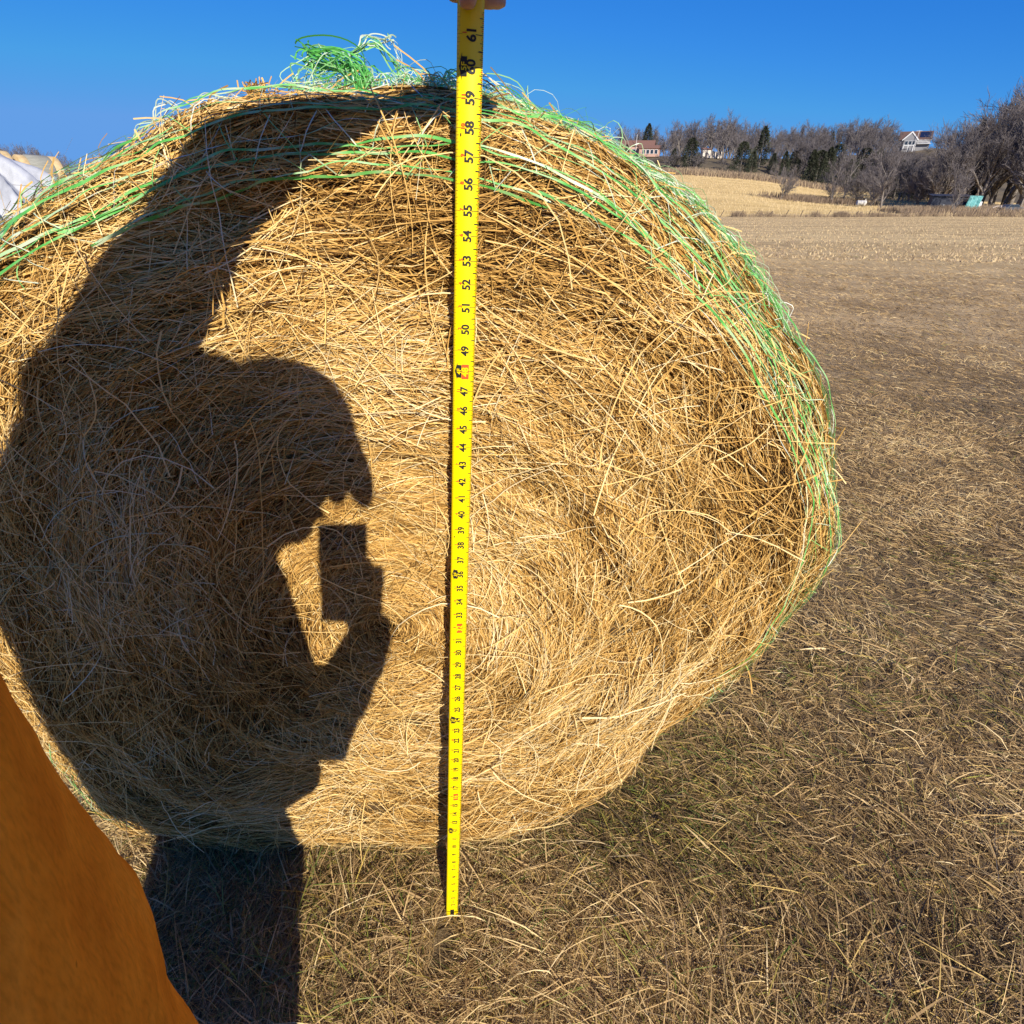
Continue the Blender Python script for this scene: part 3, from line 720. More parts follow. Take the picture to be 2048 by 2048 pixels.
# left hand on the tape: palm and wrapped fingers, thumb in front
pL = hand_L; tcx = tpt(.5, 62.6)
bd.cap(wrist_L, pL, .026, .034, flat=(1, .75)); bd.cap(pL, pL + np.array([.035, .03, .012]), .033, .028); bd.cap(UVL(.13, .474, .415), UVL(.185, .482, .425), .034, .030)
def finger(pts, r0, r1):
    for i in range(len(pts) - 1):
        a = r0 + (r1 - r0) * i / (len(pts) - 1); c2 = r0 + (r1 - r0) * (i + 1) / (len(pts) - 1); bd.cap(pts[i], pts[i + 1], a, c2, n=14, m=5)
th_tip = tpt(.42, 61.95, .009)
finger([pL + np.array([.0, -.005, .018]), tpt(.28, 63.4, .020), tpt(.42, 62.7, .012), th_tip], .0125, .0098)
for i, (du, dk) in enumerate(((.055, 62.22), (.055, 62.95), (.052, 63.7), (.048, 64.4))):
    tipu = [1.75, 1.60, 1.5, 1.35][i]
    finger([pL + np.array([.01, .02, .0]) + TA * (i * .012 - .006), tpt(-.25, dk + .25, -.022), tpt(.45, dk + .1, -.016), tpt(1.1, dk, -.012), tpt(tipu, dk + .05, -.006)], .0102, .0080)
# right hand round the phone
pc = ph_c; pa = lambda r, u, f: pc + _R * r + _U * u + _F * f
bd.cap(wrist_R, pa(.034, -.075, -.014), .027, .030, flat=(1, .8)); bd.cap(pa(.034, -.078, -.012), pa(.047, -.01, -.006), .026, .020)
finger([pa(.040, -.055, -.022), pa(.052, -.01, -.022), pa(.040, .022, -.014)], .0125, .009)
for i, uu in enumerate((.006, -.016, -.037, -.056)):
    finger([pa(.046, uu - .012, -.004), pa(.056, uu, .004), pa(.043, uu + .002, .014), pa(.022, uu + .004, .0135)], .0095, .0074)
body = bd.build('body', skin, PE, .0042, 3)
# hoodie
hb = Blob()
BL = fa * .075
hb.loft([(np.array([-.41, -.01, .76]), fa * .235, fb * .285), (np.array([-.395, .0, .86]) + BL * .4, fa * .28, fb * .254), (np.array([-.37, .01, .98]) + BL, fa * .30, fb * .240), (np.array([-.35, .01, 1.10]) + BL, fa * .30, fb * .217), (np.array([-.34, .0, 1.20]) + BL, fa * .285, fb * .214), (np.array([-.30, .01, 1.33]) + BL * .6, fa * .23, fb * .15), (np.array([-.255, .0, 1.41]), fa * .10, fb * .09)])
hb.cap(np.array([-.24, -.01, 1.36]), sh_L, .105, .10); hb.cap(np.array([-.24, -.03, 1.35]), sh_R, .09, .075)
hb.cap(UVL(-.30, .15, .10), UVL(-.185, .155, -.06), .125, .112); hb.cap(UVL(-.37, .13, .18), UVL(-.485, -.01, .12), .12, .125); hb.cap(UVL(-.485, -.01, .12), UVL(-.47, -.22, .08), .125, .12)
hb.cap(sh_L, elbow_L, .095, .062); hb.cap(elbow_L, wrist_L - (wrist_L - elbow_L) * .12, .060, .036)
hb.cap(sh_R, elbow_R, .078, .072); hb.cap(elbow_R, wrist_R - (wrist_R - elbow_R) * .08, .070, .038)
hb.cap(neck0 + np.array([.0, -.03, .01]), neck0 + np.array([.02, -.07, .0]), .07, .06)
N, K, b = nodes(fleece)     # brushed nap and a little lint over the soft mottling
n2 = N.new('ShaderNodeTexNoise'); n2.inputs['Scale'].default_value = 320; n2.inputs['Detail'].default_value = 4
tcf = N.new('ShaderNodeTexCoord'); mpf = N.new('ShaderNodeMapping'); mpf.inputs['Scale'].default_value = (1, 1, .35); K.new(tcf.outputs['Object'], mpf.inputs[0]); K.new(mpf.outputs[0], n2.inputs['Vector'])
r2 = ramp(N, [(.3, (.86, .84, .80)), (.5, (1, 1, 1)), (.7, (1.08, 1.07, 1.05))]); K.new(n2.outputs[0], r2.inputs[0])
n3 = N.new('ShaderNodeTexNoise'); n3.inputs['Scale'].default_value = 55; n3.inputs['Detail'].default_value = 2; K.new(tcf.outputs['Object'], n3.inputs['Vector'])
r3 = ramp(N, [(.20, (.45, .35, .3)), (.24, (1, 1, 1))]); K.new(n3.outputs[0], r3.inputs[0])
src = b.inputs['Base Color'].links[0].from_socket
for rr in (r2, r3):
    m_ = N.new('ShaderNodeMix'); m_.data_type = 'RGBA'; m_.blend_type = 'MULTIPLY'; m_.inputs[0].default_value = 1; K.new(src, m_.inputs[6]); K.new(rr.outputs[0], m_.inputs[7]); src = m_.outputs[2]
K.new(src, b.inputs['Base Color'])
def folds(co):
    q = co.astype(float); f = .017 * vnoise(q * np.array([8, 8, 2.6]), 71) + .006 * vnoise(q * np.array([16, 16, 4.5]), 72) + .0015 * vnoise(q * 45, 73)
    return f
hb.build('hoodie', fleece, PE, .0075, 9, folds)
jb = Blob()
jb.loft([(np.array([-.42, .0, .96]), fa * .165, fb * .13), (np.array([-.42, .0, .84]), fa * .178, fb * .14), (np.array([-.42, .0, .78]), fa * .165, fb * .12)][::-1])
for h_, k_, a_ in ((hipL, kneeL, ankL), (hipR, kneeR, ankR)):
    jb.cap(h_ - up * .03, k_, .125, .100); jb.cap(k_, a_ + up * .02, .098, .088)
jb.build('jeans', denim, PE, .009, 5, lambda c: .006 * vnoise(c.astype(float) * 14, 75))
for h_, a_ in ((hipL, ankL), (hipR, ankR)):
    sb = Blob(); sb.cap(a_ + up * .06, a_ - up * .03, .050, .048); sb.cap(a_ - up * .045, a_ + fb * .17 - up * .045, .048, .042, flat=(.8, 1.1), ax=up)
    sb.build('boot', mat('leather', (.09, .05, .03), .6), PE, .007, 4)
cb = Blob(); cb.ell(head_c + up_h * .036 + hd_f * .002, (hd_f * .110, hd_s * .092, up_h * .100))
cap_m = mat('cap_cloth', (.05, .05, .06), .9)
cp = cb.build('cap', cap_m, PE, .006, 3)
vs = np.array([q.co for q in cp.data.vertices])
# trim the cap below its rim
import bmesh
bm = bmesh.new(); bm.from_mesh(cp.data)
bmesh.ops.bisect_plane(bm, geom=bm.verts[:] + bm.edges[:] + bm.faces[:], plane_co=Vector(head_c + up_h * .045), plane_no=Vector(up_h), clear_inner=True)
bm.to_mesh(cp.data); bm.free(); so_ = cp.modifiers.new('s', 'SOLIDIFY'); so_.thickness = .003; so_.offset = 1
bb = Blob(); bdir = hd_f * .80 - up_h * .60; bnrm = hd_f * .60 + up_h * .80; bb.ell(head_c + hd_f * .088 + up_h * .046 + bdir * .040, (bdir * .060, hd_s * .074 + bnrm * .026, bnrm * .007)); bb.build('brim', cap_m, PE, .0035, 1).parent = cp
bpy.data.objects['brim'].matrix_parent_inverse = Matrix.Identity(4)
hr = Blob(); hr.ell(head_c - hd_f * .020 + up_h * .012, (hd_f * .090, hd_s * .085, up_h * .102)); hr.build('hair', mat('hair', (.05, .03, .02), .8), PE, .006, 2)

# ------------------------------------------------------------------ background: fence, trees, houses
def zat(x, y): return float(hgt(np.array([x]), np.array([y]))[0])
def at(px, Y, dz=0.0):
    """ground point at distance Y that lies in image column px, taken dz above the ground"""
    x = onpix(px, Y)
    for _ in range(4):
        q_ = np.array([x, Y, zat(x, Y) + dz]) - EYE; pp = 1024 + FPX * (q_ @ _R) / (q_ @ _F); x -= (pp - px) * Y / 1315
    return x, Y, zat(x, Y)
rust = noisy('weathered_wood', [(.3, (.06, .045, .035)), (.7, (.16, .12, .09))], 8, .9)
FN = empty('wire_fence', at(1750, 120), label='low wire fence on thin leaning posts between the mown field and golden pasture', cat='fence')
tops = []
for i, px in enumerate((1440, 1477, 1509, 1538, 1569, 1600, 1629, 1653, 1680, 1707, 1735, 1772, 1789, 1810, 1838, 1869, 1903, 1943, 1985, 2008, 2044, 2080, 2110)):
    x, y, z = at(px, 120); h = 1.0 + .25 * random.random(); ln = .25 + .45 * random.random()
    mb = MB(); a = np.array([x, y, z - .1]); b_ = np.array([x + ln, y, z + h]); mb.tube([a, (a + b_) / 2, b_], [.075, .07, .06], 5)
    o = mb.build('post', rust, FN); o.matrix_parent_inverse = Matrix.Translation(-FN.location); tops.append((a, b_))
mb = MB()
for f in (.45, .8):
    for (a, b_), (c, d) in zip(tops[:-1], tops[1:]): mb.tube([a + (b_ - a) * f, c + (d - c) * f], .008, 3, cap=False)
o = mb.build('wire', mat('wire_grey', (.25, .23, .21), .6), FN); o.matrix_parent_inverse = Matrix.Translation(-FN.location)

# rank weeds along the fence, and scrub at the field edge
weed_m = tinted('weeds', [(0, (.12, .085, .06)), (.4, (.26, .19, .13)), (.7, (.45, .34, .20)), (1, (.58, .45, .25))], rough=.8, spec=.1)
def tufts(n, fx, fy, hh, wd, tc, ts, lean=.35):
    x, y = fx(n), fy(n); z = hgt(x, y); a = rng.uniform(0, 2 * PI, n); h = rng.uniform(*hh, n)
    d = np.stack([np.cos(a), np.sin(a) * .5, 0 * a], -1) * (rng.uniform(.05, lean, n) * h)[:, None]
    P = np.stack([np.stack([x, y, z], -1), np.stack([x, y, z + h * .6], -1) + d * .4, np.stack([x, y, z + h], -1) + d], 1)
    W = rng.uniform(*wd, n)[:, None] * np.array([1, .8, .3])[None]
    return ribbons(P, W, np.tile(np.array([0, -1., 0.]), (n, 3, 1)), rng.normal(0, .5, n), np.clip(rng.normal(tc, ts, n), 0, 1))
U_ = rng.uniform
def fy_f(n): return 120 + rng.normal(0, .5, n)
xs_f = lambda n: U_(40, 102, n)
cl_x = rng.uniform(40, 100, 34)
def cx_f(n): return np.clip(cl_x[rng.integers(0, 34, n)] + rng.normal(0, .5, n), 38, 104)
wd_ = rib_mesh('weeds', [tufts(60000, lambda n: U_(4, 115, n), lambda n: 20 + 98 * rng.random(n) ** 1.4, (.03, .10), (.02, .06), .62, .2, 1.2), tufts(7000, xs_f, fy_f, (.2, .6), (.02, .05), .45, .2), tufts(4500, cx_f, fy_f, (.4, 1.1), (.02, .05), .25, .15),
    tufts(22000, lambda n: U_(20, 190, n), lambda n: 121 + 130 * rng.random(n), (.15, .45), (.05, .12), .92, .12),
    tufts(9000, lambda n: U_(40, 120, n), lambda n: 250 + rng.normal(0, 3, n), (.5, 2.2), (.10, .25), .35, .2),
    tufts(6000, lambda n: onpix(1640, 168) + rng.normal(0, 6, n), lambda n: 168 + rng.normal(0, 2.5, n), (.4, 1.6), (.05, .12), .22, .15),
    tufts(12000, lambda n: U_(onpix(1780, 133), onpix(2120, 133), n), lambda n: 133 + rng.normal(0, 3, n), (.3, 1.3), (.04, .10), .3, .2)], weed_m)
tag(wd_, kind='stuff')

bark = noisy('bark', [(.3, (.12, .10, .085)), (.7, (.30, .26, .22))], 3, .9); twig = tinted('twigs', [(0, (.085, .073, .072)), (.6, (.15, .132, .13)), (1, (.26, .225, .205))], rough=.9, spec=.1)
def bare_tree(h, seed, spread=.55, nl=7, dense=1.0, low=.18, stems=1, fine=1.0):
    R = random.Random(seed); trunk = []; tw = []; tt = []
    def grow(p, d, l, r, lev):
        n = 3 if lev < 3 else 2
        q = p
        pts = [p]
        for i in range(n):
            d = d + np.array([R.gauss(0, .13), R.gauss(0, .13), R.gauss(.03, .08)]); d /= np.linalg.norm(d)
            q2 = q + d * l / n; r2 = r * (1 - .45 * (i + 1) / n)
            (trunk if lev < 2 else tw).append([*q, *q2, r * (1 - .45 * i / n), r2])
            if lev >= 2: tt.append(min(1, max(0, .5 + R.gauss(0, .25))))
            pts.append(q2); q = q2
        if lev >= 4: return
        kids = (nl, 5, 5, 4)[lev] * (dense if lev > 1 else 1)
        kids = max(2, int(kids + R.random()))
        for k in range(kids):
            f = R.uniform(low if lev == 0 else .25, 1.0) if k else 1.0
            ii = min(n - 1, int(f * n)); b0 = pts[ii] + (pts[ii + 1] - pts[ii]) * (f * n - ii if f < 1 else 1)
            az = R.uniform(0, 2 * PI); sp = R.uniform(.35, 1.0) * spread * (1.5 if lev == 0 else 1.25)
            a = np.cross(d, [math.cos(az), math.sin(az), .1]); a /= np.linalg.norm(a) + 1e-9
            nd = d * math.cos(sp) + a * math.sin(sp); nd[2] += .12; nd /= np.linalg.norm(nd)
            grow(b0, nd, l * R.uniform(.42, .68) * (1.12 if lev == 0 else 1), r * (.5 if lev == 0 else .52) * (1.15 - .4 * f), lev + 1)
    for s_ in range(stems):
        d0 = np.array([R.gauss(0, .08 + .25 * (stems > 1)), R.gauss(0, .08 + .25 * (stems > 1)), 1.]); d0 /= np.linalg.norm(d0)
        grow(np.array([R.gauss(0, .15) * (stems > 1), R.gauss(0, .15) * (stems > 1), -.2]), d0, h * .55, h * .020 / math.sqrt(stems), 0)
    tw = np.array(tw); rmin = .0016 * h * fine; tw[:, 6] = np.maximum(tw[:, 6], rmin); tw[:, 7] = np.maximum(tw[:, 7], rmin * .6)
    trunk = np.array(trunk); sc_ = h / max(tw[:, 5].max(), trunk[:, 5].max()); trunk[:, :6] *= sc_; tw[:, :6] *= sc_
    tv, tq = tubes3(trunk, 6); wv, wq = tubes3(tw, 3)
    return (np_mesh('trunk', tv, [tq], bark, link=False, smooth=True), np_mesh('crown', wv, [wq], twig, link=False, attrs={'tint': np.repeat(np.array(tt), 6)}), tw, np.array(tt))
def place_tree(proto, name, x, y, sc, rz, label, cat='tree', group=None, zoff=0, sx=1.0):
    r = empty(name, (x, y, zat(x, y) + zoff), rz, label=label, cat=cat, group=group); r.scale = (sc * sx, sc * sx, sc)
    for nm, me in (('trunk', proto[0]), ('crown', proto[1])):
        o = bpy.data.objects.new(nm, me); COL.objects.link(o); o.parent = r
    return r
protos = [bare_tree(14, s_, spread=sp_, nl=9, dense=d_, fine=1.25) for s_, sp_, d_ in ((1, .6, 1.15), (2, .5, 1.15), (3, .7, 1.1), (4, .55, 1.2), (6, .65, 1.1))]
big = [bare_tree(20, s_, spread=.55, nl=11, dense=1.5, low=.12, fine=.8) for s_ in (11, 12, 13)]
scrub = [bare_tree(7, s_, spread=.6, nl=7, dense=1.15, low=.1, stems=st_, fine=1.2) for s_, st_ in ((21, 3), (22, 2), (23, 1), (24, 4))]
SKY_X = [-300, 0, 60, 100, 170, 330, 1100, 1175, 1250, 1330, 1380, 1420, 1500, 1560, 1600, 1650, 1700, 1760, 1785, 1800, 1870, 1885, 1900, 1940, 1980, 2020, 2048, 2300]
SKY_Y = [290, 291, 288, 299, 322, 350, 270, 262, 252, 256, 240, 230, 243, 254, 247, 250, 240, 238, 258, 292, 292, 268, 245, 206, 180, 152, 134, 105]
def fit_h(px, Y, drop, lo=5.0, hi=19.0, dz=7):
    """tree height that brings its top to the skyline seen over that column, less a random drop"""
    x, y, z = at(px, Y, dz); yt = np.interp(px, SKY_X, SKY_Y) + drop; yh = 405 + .0209 * (px - 1024)
    return x, y, float(np.clip(1.4 + (yh - yt) * Y / 1491 - z, lo, hi))

# evergreens: many small sprays of needles round a trunk
cedar_m = tinted('evergreen', [(0, (.025, .030, .020)), (.5, (.052, .060, .038)), (.85, (.085, .088, .055)), (1, (.14, .11, .07))], rough=.8, spec=.1)
def cedar(h, wdt, seed, n=5200, shape=1.0):
    r_ = np.random.default_rng(seed); u = r_.random(n) ** .8
    z = .04 * h + u * h * .96; prof = (1 - u) ** (.62 * shape) * (.55 + .45 * np.minimum(1, u * 7)); a = r_.uniform(0, 2 * PI, n)
    lump = 1 + .5 * vnoise(np.stack([np.cos(a) * 2, np.sin(a) * 2, z * .8], -1), seed) + .30 * vnoise(np.stack([np.cos(a) * 6, np.sin(a) * 6, z * 2.2], -1), seed + 1)
    rr = wdt * .5 * prof * lump * np.sqrt(r_.uniform(.25, 1, n))
    p = np.stack([rr * np.cos(a), rr * np.sin(a), z], -1)
    d = np.stack([np.cos(a), np.sin(a), r_.uniform(.1, 1.1, n)], -1) + r_.normal(0, .35, (n, 3)); d /= np.linalg.norm(d, axis=1, keepdims=True)
    sd = np.cross(d, r_.normal(0, 1, (n, 3))); sd /= np.linalg.norm(sd, axis=1, keepdims=True); l = r_.uniform(.18, .42, n)[:, None] * h / 9
    V = np.stack([p - sd * l * .28, p + sd * l * .28, p + d * l + sd * l * .05, p + d * l * .6 - sd * l * .3], 1).reshape(-1, 3)
    Q = np.arange(n * 4).reshape(-1, 4)
    t = np.clip(.45 + .22 * lump - .2 + r_.normal(0, .18, n), 0, 1)
    cr = np_mesh('crown', V, [Q], cedar_m, link=False, attrs={'tint': np.repeat(t, 4)})
    tv, tq = tubes3(np.array([[0, 0, -.3, 0, 0, h * .85, h * .022, .02]]), 6); return np_mesh('trunk', tv, [tq], bark, link=False), cr
ced = [cedar(9, 6.0, 31, 3600), cedar(9, 4.8, 32, 3000), cedar(9, 7.6, 33, 4200, shape=.75)]
for i, (px, Y, h_, k, lab) in enumerate(((1378, 262, 10.5, 2, 'broad dark cedar standing right in front of the pink house'), (1250, 275, 8, 1, 'narrow dark cedar left of the pink house'), (1292, 322, 13, 1, 'tall dark cedar rising behind the red roof of the pink house'),
        (1345, 268, 6.5, 0, 'small cedar below the porch of the pink house'), (1478, 256, 11.0, 2, 'bushy dark cedar at the pasture edge right of the white shed'), (1517, 285, 14.5, 1, 'tall thin cedar right of the bushy one at the pasture edge'),
        (1500, 258, 8, 0, 'low cedar at the foot of the tall thin cedar'))):
    x, y, z = at(px, Y); place_tree(ced[k], 'cedar_tree', x, y, h_ / 9, i * 1.3, lab, 'evergreen')
cl = 'dark cedar in the row of evergreens behind the golden pasture'
for i in range(22):
    px = 1545 + i * 15.5 + random.uniform(-8, 8); Y = random.uniform(252, 285) if px < 1760 else random.uniform(215, 250)
    x, y, z = at(px, Y); place_tree(ced[i % 3], 'cedar_tree', x, y, random.uniform(7, 13) / 9, i * 1.7, cl, 'evergreen', 'cedars behind the pasture')
for i, (px, Y, h_, lab) in enumerate(((1655, 385, 13, 'lone cedar spike on the skyline between bare trees'), (1925, 175, 17, 'dark pine leaning into the bare trees right of the hilltop house'), (1897, 180, 15, 'shorter dark pine left of the leaning one'), (1912, 178, 19, 'tallest dark pine inside the big bare trees'))):
    x, y, z = at(px, Y); place_tree(ced[(1, 1, 0, 1)[i]], 'pine_tree', x, y, h_ / 9, i, lab, 'evergreen', sx=.6)

# bare trees on the hill: nothing tells one from the next
def hill_label(px, Y):
    row = 'front edge' if Y < 300 else 'middle' if Y < 346 else 'skyline row'
    pl = 'left of the pink house' if px < 1235 else 'around the pink house' if px < 1345 else 'around the white shed' if px < 1470 else 'above the golden pasture' if px < 1640 else 'left of the hilltop house' if px < 1790 else 'by the hilltop house' if px < 1870 else 'right of the hilltop house'
    return 'bare grey tree in the %s of the hillside wood, %s' % (row, pl)
R9 = random.Random(3); spots = []
for i in range(62): spots.append((R9.uniform(1175, 1905), R9.uniform(256, 300), R9.uniform(28, 75)))
for i in range(60): spots.append((R9.uniform(1170, 1905), R9.uniform(300, 345), R9.uniform(6, 45)))
for i in range(92): spots.append((R9.uniform(1165, 1905), R9.uniform(350, 430), R9.uniform(0, 22)))
for i in range(34): spots.append((R9.uniform(1740, 1930), R9.uniform(195, 250), R9.uniform(35, 90)))
for i, (px, Y, dr) in enumerate(spots):
    if 1225 < px < 1335 and Y < 330:
        if Y > 285: continue
        dr = 78
    if 1395 < px < 1460 and Y < 320:
        if Y > 285: continue
        dr = 92
    if 1785 < px < 1875 and 395 < Y < 430: continue
    if 1795 < px < 1868: dr = max(dr * .3, 12)
    x, y, h_ = fit_h(px, Y, dr, 5.0, 21.0); place_tree(protos[R9.randrange(5)], 'bare_tree', x, y, h_ / 14, R9.uniform(0, 6.28), hill_label(px, Y), 'tree', 'bare trees on the hill', sx=max(1, 9.5 / h_))
for i, (px, Y, h_, lab) in enumerate(((1445, 300, 20, 'tallest bare tree on the skyline right of the pink house'), (1705, 380, 19, 'broad bare tree on the skyline left of the hilltop house'), (1760, 370, 18, 'rounded bare tree just left of the hilltop house'))):
    x, y, z = at(px, Y); place_tree(protos[i], 'bare_tree', x, y, h_ / 14, i * 2., lab)
bl_ = 'large bare tree with pale limbs in the clump on the right edge'
for i in range(34):
    px = 1880 + i * 10 + R9.uniform(-10, 10); Y = R9.uniform(142, 190); x, y, h_ = fit_h(px, Y, R9.uniform(0, 45), 7, 34)
    z = 0; place_tree(big[i % 3], 'bare_tree', x, y, h_ / 20, R9.uniform(0, 6.28), 'large bare tree with pale limbs in the right-hand clump, ' + ('above the dark shed' if px < 1925 else 'above the teal sheet' if px < 1975 else 'above the old car' if px < 2035 else 'outermost at the right edge'), 'tree', 'large bare trees on the right')
for i, (px, Y, h_, k, lab) in enumerate(((1562, 165, 8.2, 0, 'small many-stemmed bare tree alone in the golden pasture'), (1661, 165, 9.5, 1, 'slim reddish bare tree beside the scrub strip in the pasture'), (1684, 168, 12.5, 2, 'tall pale-stemmed bare tree right of the slim reddish one'), (1712, 166, 8.5, 3, 'low bushy bare tree behind the white drum'),
        (1762, 150, 13.0, 2, 'dark forked bare tree at the right end of the pasture scrub'), (1740, 160, 8, 0, 'ragged bare tree left of the dark forked one'), (1901, 129, 8.8, 1, 'pale-trunked bare tree in front of the dark shed'), (1835, 158, 11, 3, 'wide bare tree left of the dark shed'))):
    x, y, z = at(px, Y); place_tree(scrub[k], 'bare_tree', x, y, h_ / 7, i * 1.1, lab)

# the far wood on the left skyline and behind everything: one mass
wv = []; wq = []; wt = []; o_ = 0
lt = [bare_tree(12, 51, dense=.75, fine=1.6), bare_tree(12, 52, dense=.75, spread=.65, fine=1.6)]
for i in range(290):
    if i < 200: px = R9.uniform(-260, 330); Y = R9.uniform(330, 450)
    else: px = R9.uniform(1150, 2150); Y = R9.uniform(430, 470)
    x, y, sc_ = fit_h(px, Y, R9.uniform(-6, 22) if i < 200 else R9.uniform(8, 30), 4, 22); z = zat(x, y) - .3; sc_ /= 12; p_ = lt[i % 2]; sg = p_[2].copy()
    c_, s_ = math.cos(i), math.sin(i); Rm = np.array([[c_, -s_, 0], [s_, c_, 0], [0, 0, 1]]) * sc_
    sg[:, :3] = sg[:, :3] @ Rm.T + [x, y, z]; sg[:, 3:6] = sg[:, 3:6] @ Rm.T + [x, y, z]
    v_, q_ = tubes3(sg, 3); wv.append(v_); wq.append(q_ + o_); wt.append(np.repeat(p_[3], 6)); o_ += len(v_)
tag(np_mesh('woodland', np.concatenate(wv), [np.concatenate(wq)], twig, attrs={'tint': np.concatenate(wt)}), kind='stuff')

# houses
def frame(px, Y, rz, **kw):
    x, y, z = at(px, Y, kw.pop('dz', 2)); return empty(kw.pop('name'), (x, y, z), rz, **kw)
pink = noisy('pink_brick', [(.3, (.42, .25, .18)), (.7, (.58, .38, .29))], 30, .9); shing = noisy('red_shingle', [(.3, (.14, .07, .05)), (.7, (.26, .14, .10))], 12, .9)
wht = mat('white_paint', (.74, .73, .70), .6); glass = mat('dark_glass', (.03, .04, .05), .1, .6); dk = mat('dark_trim', (.08, .07, .07), .7); cream = mat('cream_wall', (.66, .58, .48), .8)
def gable(mb, x0, x1, y0, y1, z0, z1, ov=.4, th=.18):
    ym = (y0 + y1) / 2
    for sg in (-1, 1):
        e = y0 - ov if sg < 0 else y1 + ov; zz = z0 - ov * (z1 - z0) / (ym - y0)
        mb.prism([(x0 - ov, e, zz), (x0 - ov, ym, z1), (x0 - ov, ym, z1 + th), (x0 - ov, e, zz + th)], (x1 - x0 + 2 * ov, 0, 0))
h1 = frame(1277, 308, -.25, name='house', label='pink brick house with red shingle roof among trees on the hill', cat='house')
mb = MB(); mb.box((-1, 3, 2.2), (15, 8, 4.4)); mb.box((5, -2, 1.6), (9, 5, 3.2)); mb.prism([(-8.5, -1, 4.4), (-8.5, 7, 4.4), (-8.5, 3, 6.4)], (15, 0, 0)); mb.prism([(.5, -4.5, 3.2), (.5, .5, 3.2), (.5, -2, 4.2)], (9, 0, 0)); mb.build('wall', pink, h1)
mb = MB(); gable(mb, -8.5, 6.5, -1, 7, 4.45, 6.6); mb.build('roof', shing, h1); mb = MB(); gable(mb, .5, 9.5, -4.5, .5, 3.25, 4.35); mb.build('roof', shing, h1)
for x, z, w_ in ((-6, 2.4, 1.6), (-2, 2.4, 1.6)):
    mb = MB(); mb.box((x, -1.06, z), (w_ + .2, .10, 1.5)); o = mb.build('window', wht, h1); mb = MB(); mb.box((x, -1.12, z), (w_, .06, 1.3)); mb.build('pane', glass, o)
for x in (2.6, 4.4, 6.2, 8.0):
    mb = MB(); mb.box((x, -4.56, 1.9), (1.4, .10, 1.7)); o = mb.build('window', wht, h1); mb = MB(); mb.box((x, -4.62, 1.9), (1.15, .06, 1.45)); mb.build('pane', glass, o)
mb = MB(); mb.tube([(-1.2, -1.6, 0), (-1.2, -1.6, 8.6)], .09, 6); mb.build('mast', wht, h1)
h3 = frame(1420, 306, .1, name='shed', label='small white shed with dark posts right of the pink house', cat='shed')
mb = MB(); mb.box((-2.0, 0, 1.6), (3.6, 3, 3.2)); mb.box((3.4, 1, 1.3), (6.2, 3, 2.6)); mb.build('wall', cream, h3)
mb = MB(); mb.prism([(-4, -1.9, 3.2), (-4, 1.9, 3.2), (-4, 0, 3.9)], (3.9, 0, 0)); mb.build('roof', shing, h3)
for x in (1.2, 2.9, 4.6, 6.3):
    mb = MB(); mb.box((x, -.62, 1.3), (.45, .16, 2.6)); mb.build('post', dk, h3)
mb = MB(); mb.box((-2.2, -1.55, 1.1), (1.0, .10, 2.1)); mb.build('door', dk, h3)
h2 = frame(1829, 418, -.50, dz=5, name='house', label='hilltop house with solar panels, white gable trim and a white deck', cat='house')
gw = noisy('grey_siding', [(.3, (.22, .22, .23)), (.7, (.32, .31, .31))], 10, .85); brn = noisy('brown_shingle', [(.3, (.09, .05, .04)), (.7, (.16, .10, .08))], 12, .9)
mb = MB(); mb.box((0, 4, 2.0), (16.5, 8, 8)); mb.prism([(-5.8, -1.2, 5.9), (1.2, -1.2, 5.9), (-2.3, -1.2, 9.6)], (0, 5, 0)); mb.box((-2.3, -.6, 2.3), (6.6, 1.2, 7.4)); mb.build('wall', gw, h2)
mb = MB(); gable(mb, -8.3, 8.3, 0, 8, 6.05, 10.2, ov=.5); mb.build('roof', brn, h2)
mb = MB()
for sg in (-1, 1):
    p0 = np.array([-2.3, -1.5, 10.1]); p1 = np.array([-2.3 + sg * 4.3, -1.5, 5.7]); mb.prism([p0, p1, p1 - [0, 0, .75], p0 - [0, 0, .9]], (0, .28, 0))
mb.build('gable_trim', wht, h2)
mb = MB()
for sg in (-1, 1):
    p0 = np.array([-2.3, -1.2, 10.15]); p1 = np.array([-2.3 + sg * 4.3, -1.2, 5.75]); mb.prism([p0, p1, p1 + [0, 0, .15], p0 + [0, 0, .15]], (0, 5.5, 0))
mb.build('roof', brn, h2)
sl_ = math.atan2(10.2 - 6.05, 4); R_ = np.array([[1, 0, 0], [0, math.cos(sl_), -math.sin(sl_)], [0, math.sin(sl_), math.cos(sl_)]])
for i in range(4):
    mb = MB(); mb.box((2.9 + i * 1.45, 2.0, 8.42), (1.38, 4.2, .10), R_); mb.build('solar_panel', mat('solar_blue', (.012, .02, .05), .15, .6) if i == 0 else bpy.data.materials['solar_blue'], h2)
for x, z, w_ in ((-4, 4, 1.4), (-2, 4, 1.4), (-.2, 4, 1.2)):
    mb = MB(); mb.box((x, -1.26, z), (w_ + .2, .10, 2.2)); o = mb.build('window', wht, h2); mb = MB(); mb.box((x, -1.32, z), (w_, .06, 1.9)); mb.build('pane', glass, o)
mb = MB()
for x in np.arange(1.8, 8.6, .62): mb.box((x, -1.62, 4.4), (.16, .12, 1.8))
mb.box((5.2, -1.62, 5.35), (7.4, .16, .22)); mb.box((5.2, -.8, 3.45), (7.4, 2.0, .2)); mb.build('railing', wht, h2)
mb = MB()
for x in (-5, -2.6, .2): mb.box((x, -3.4, 1.0), (.35, .3, 4.2))
mb.box((-2.4, -3.4, 2.6), (5.6, .22, .28)); mb.build('deck_frame', wht, h2)
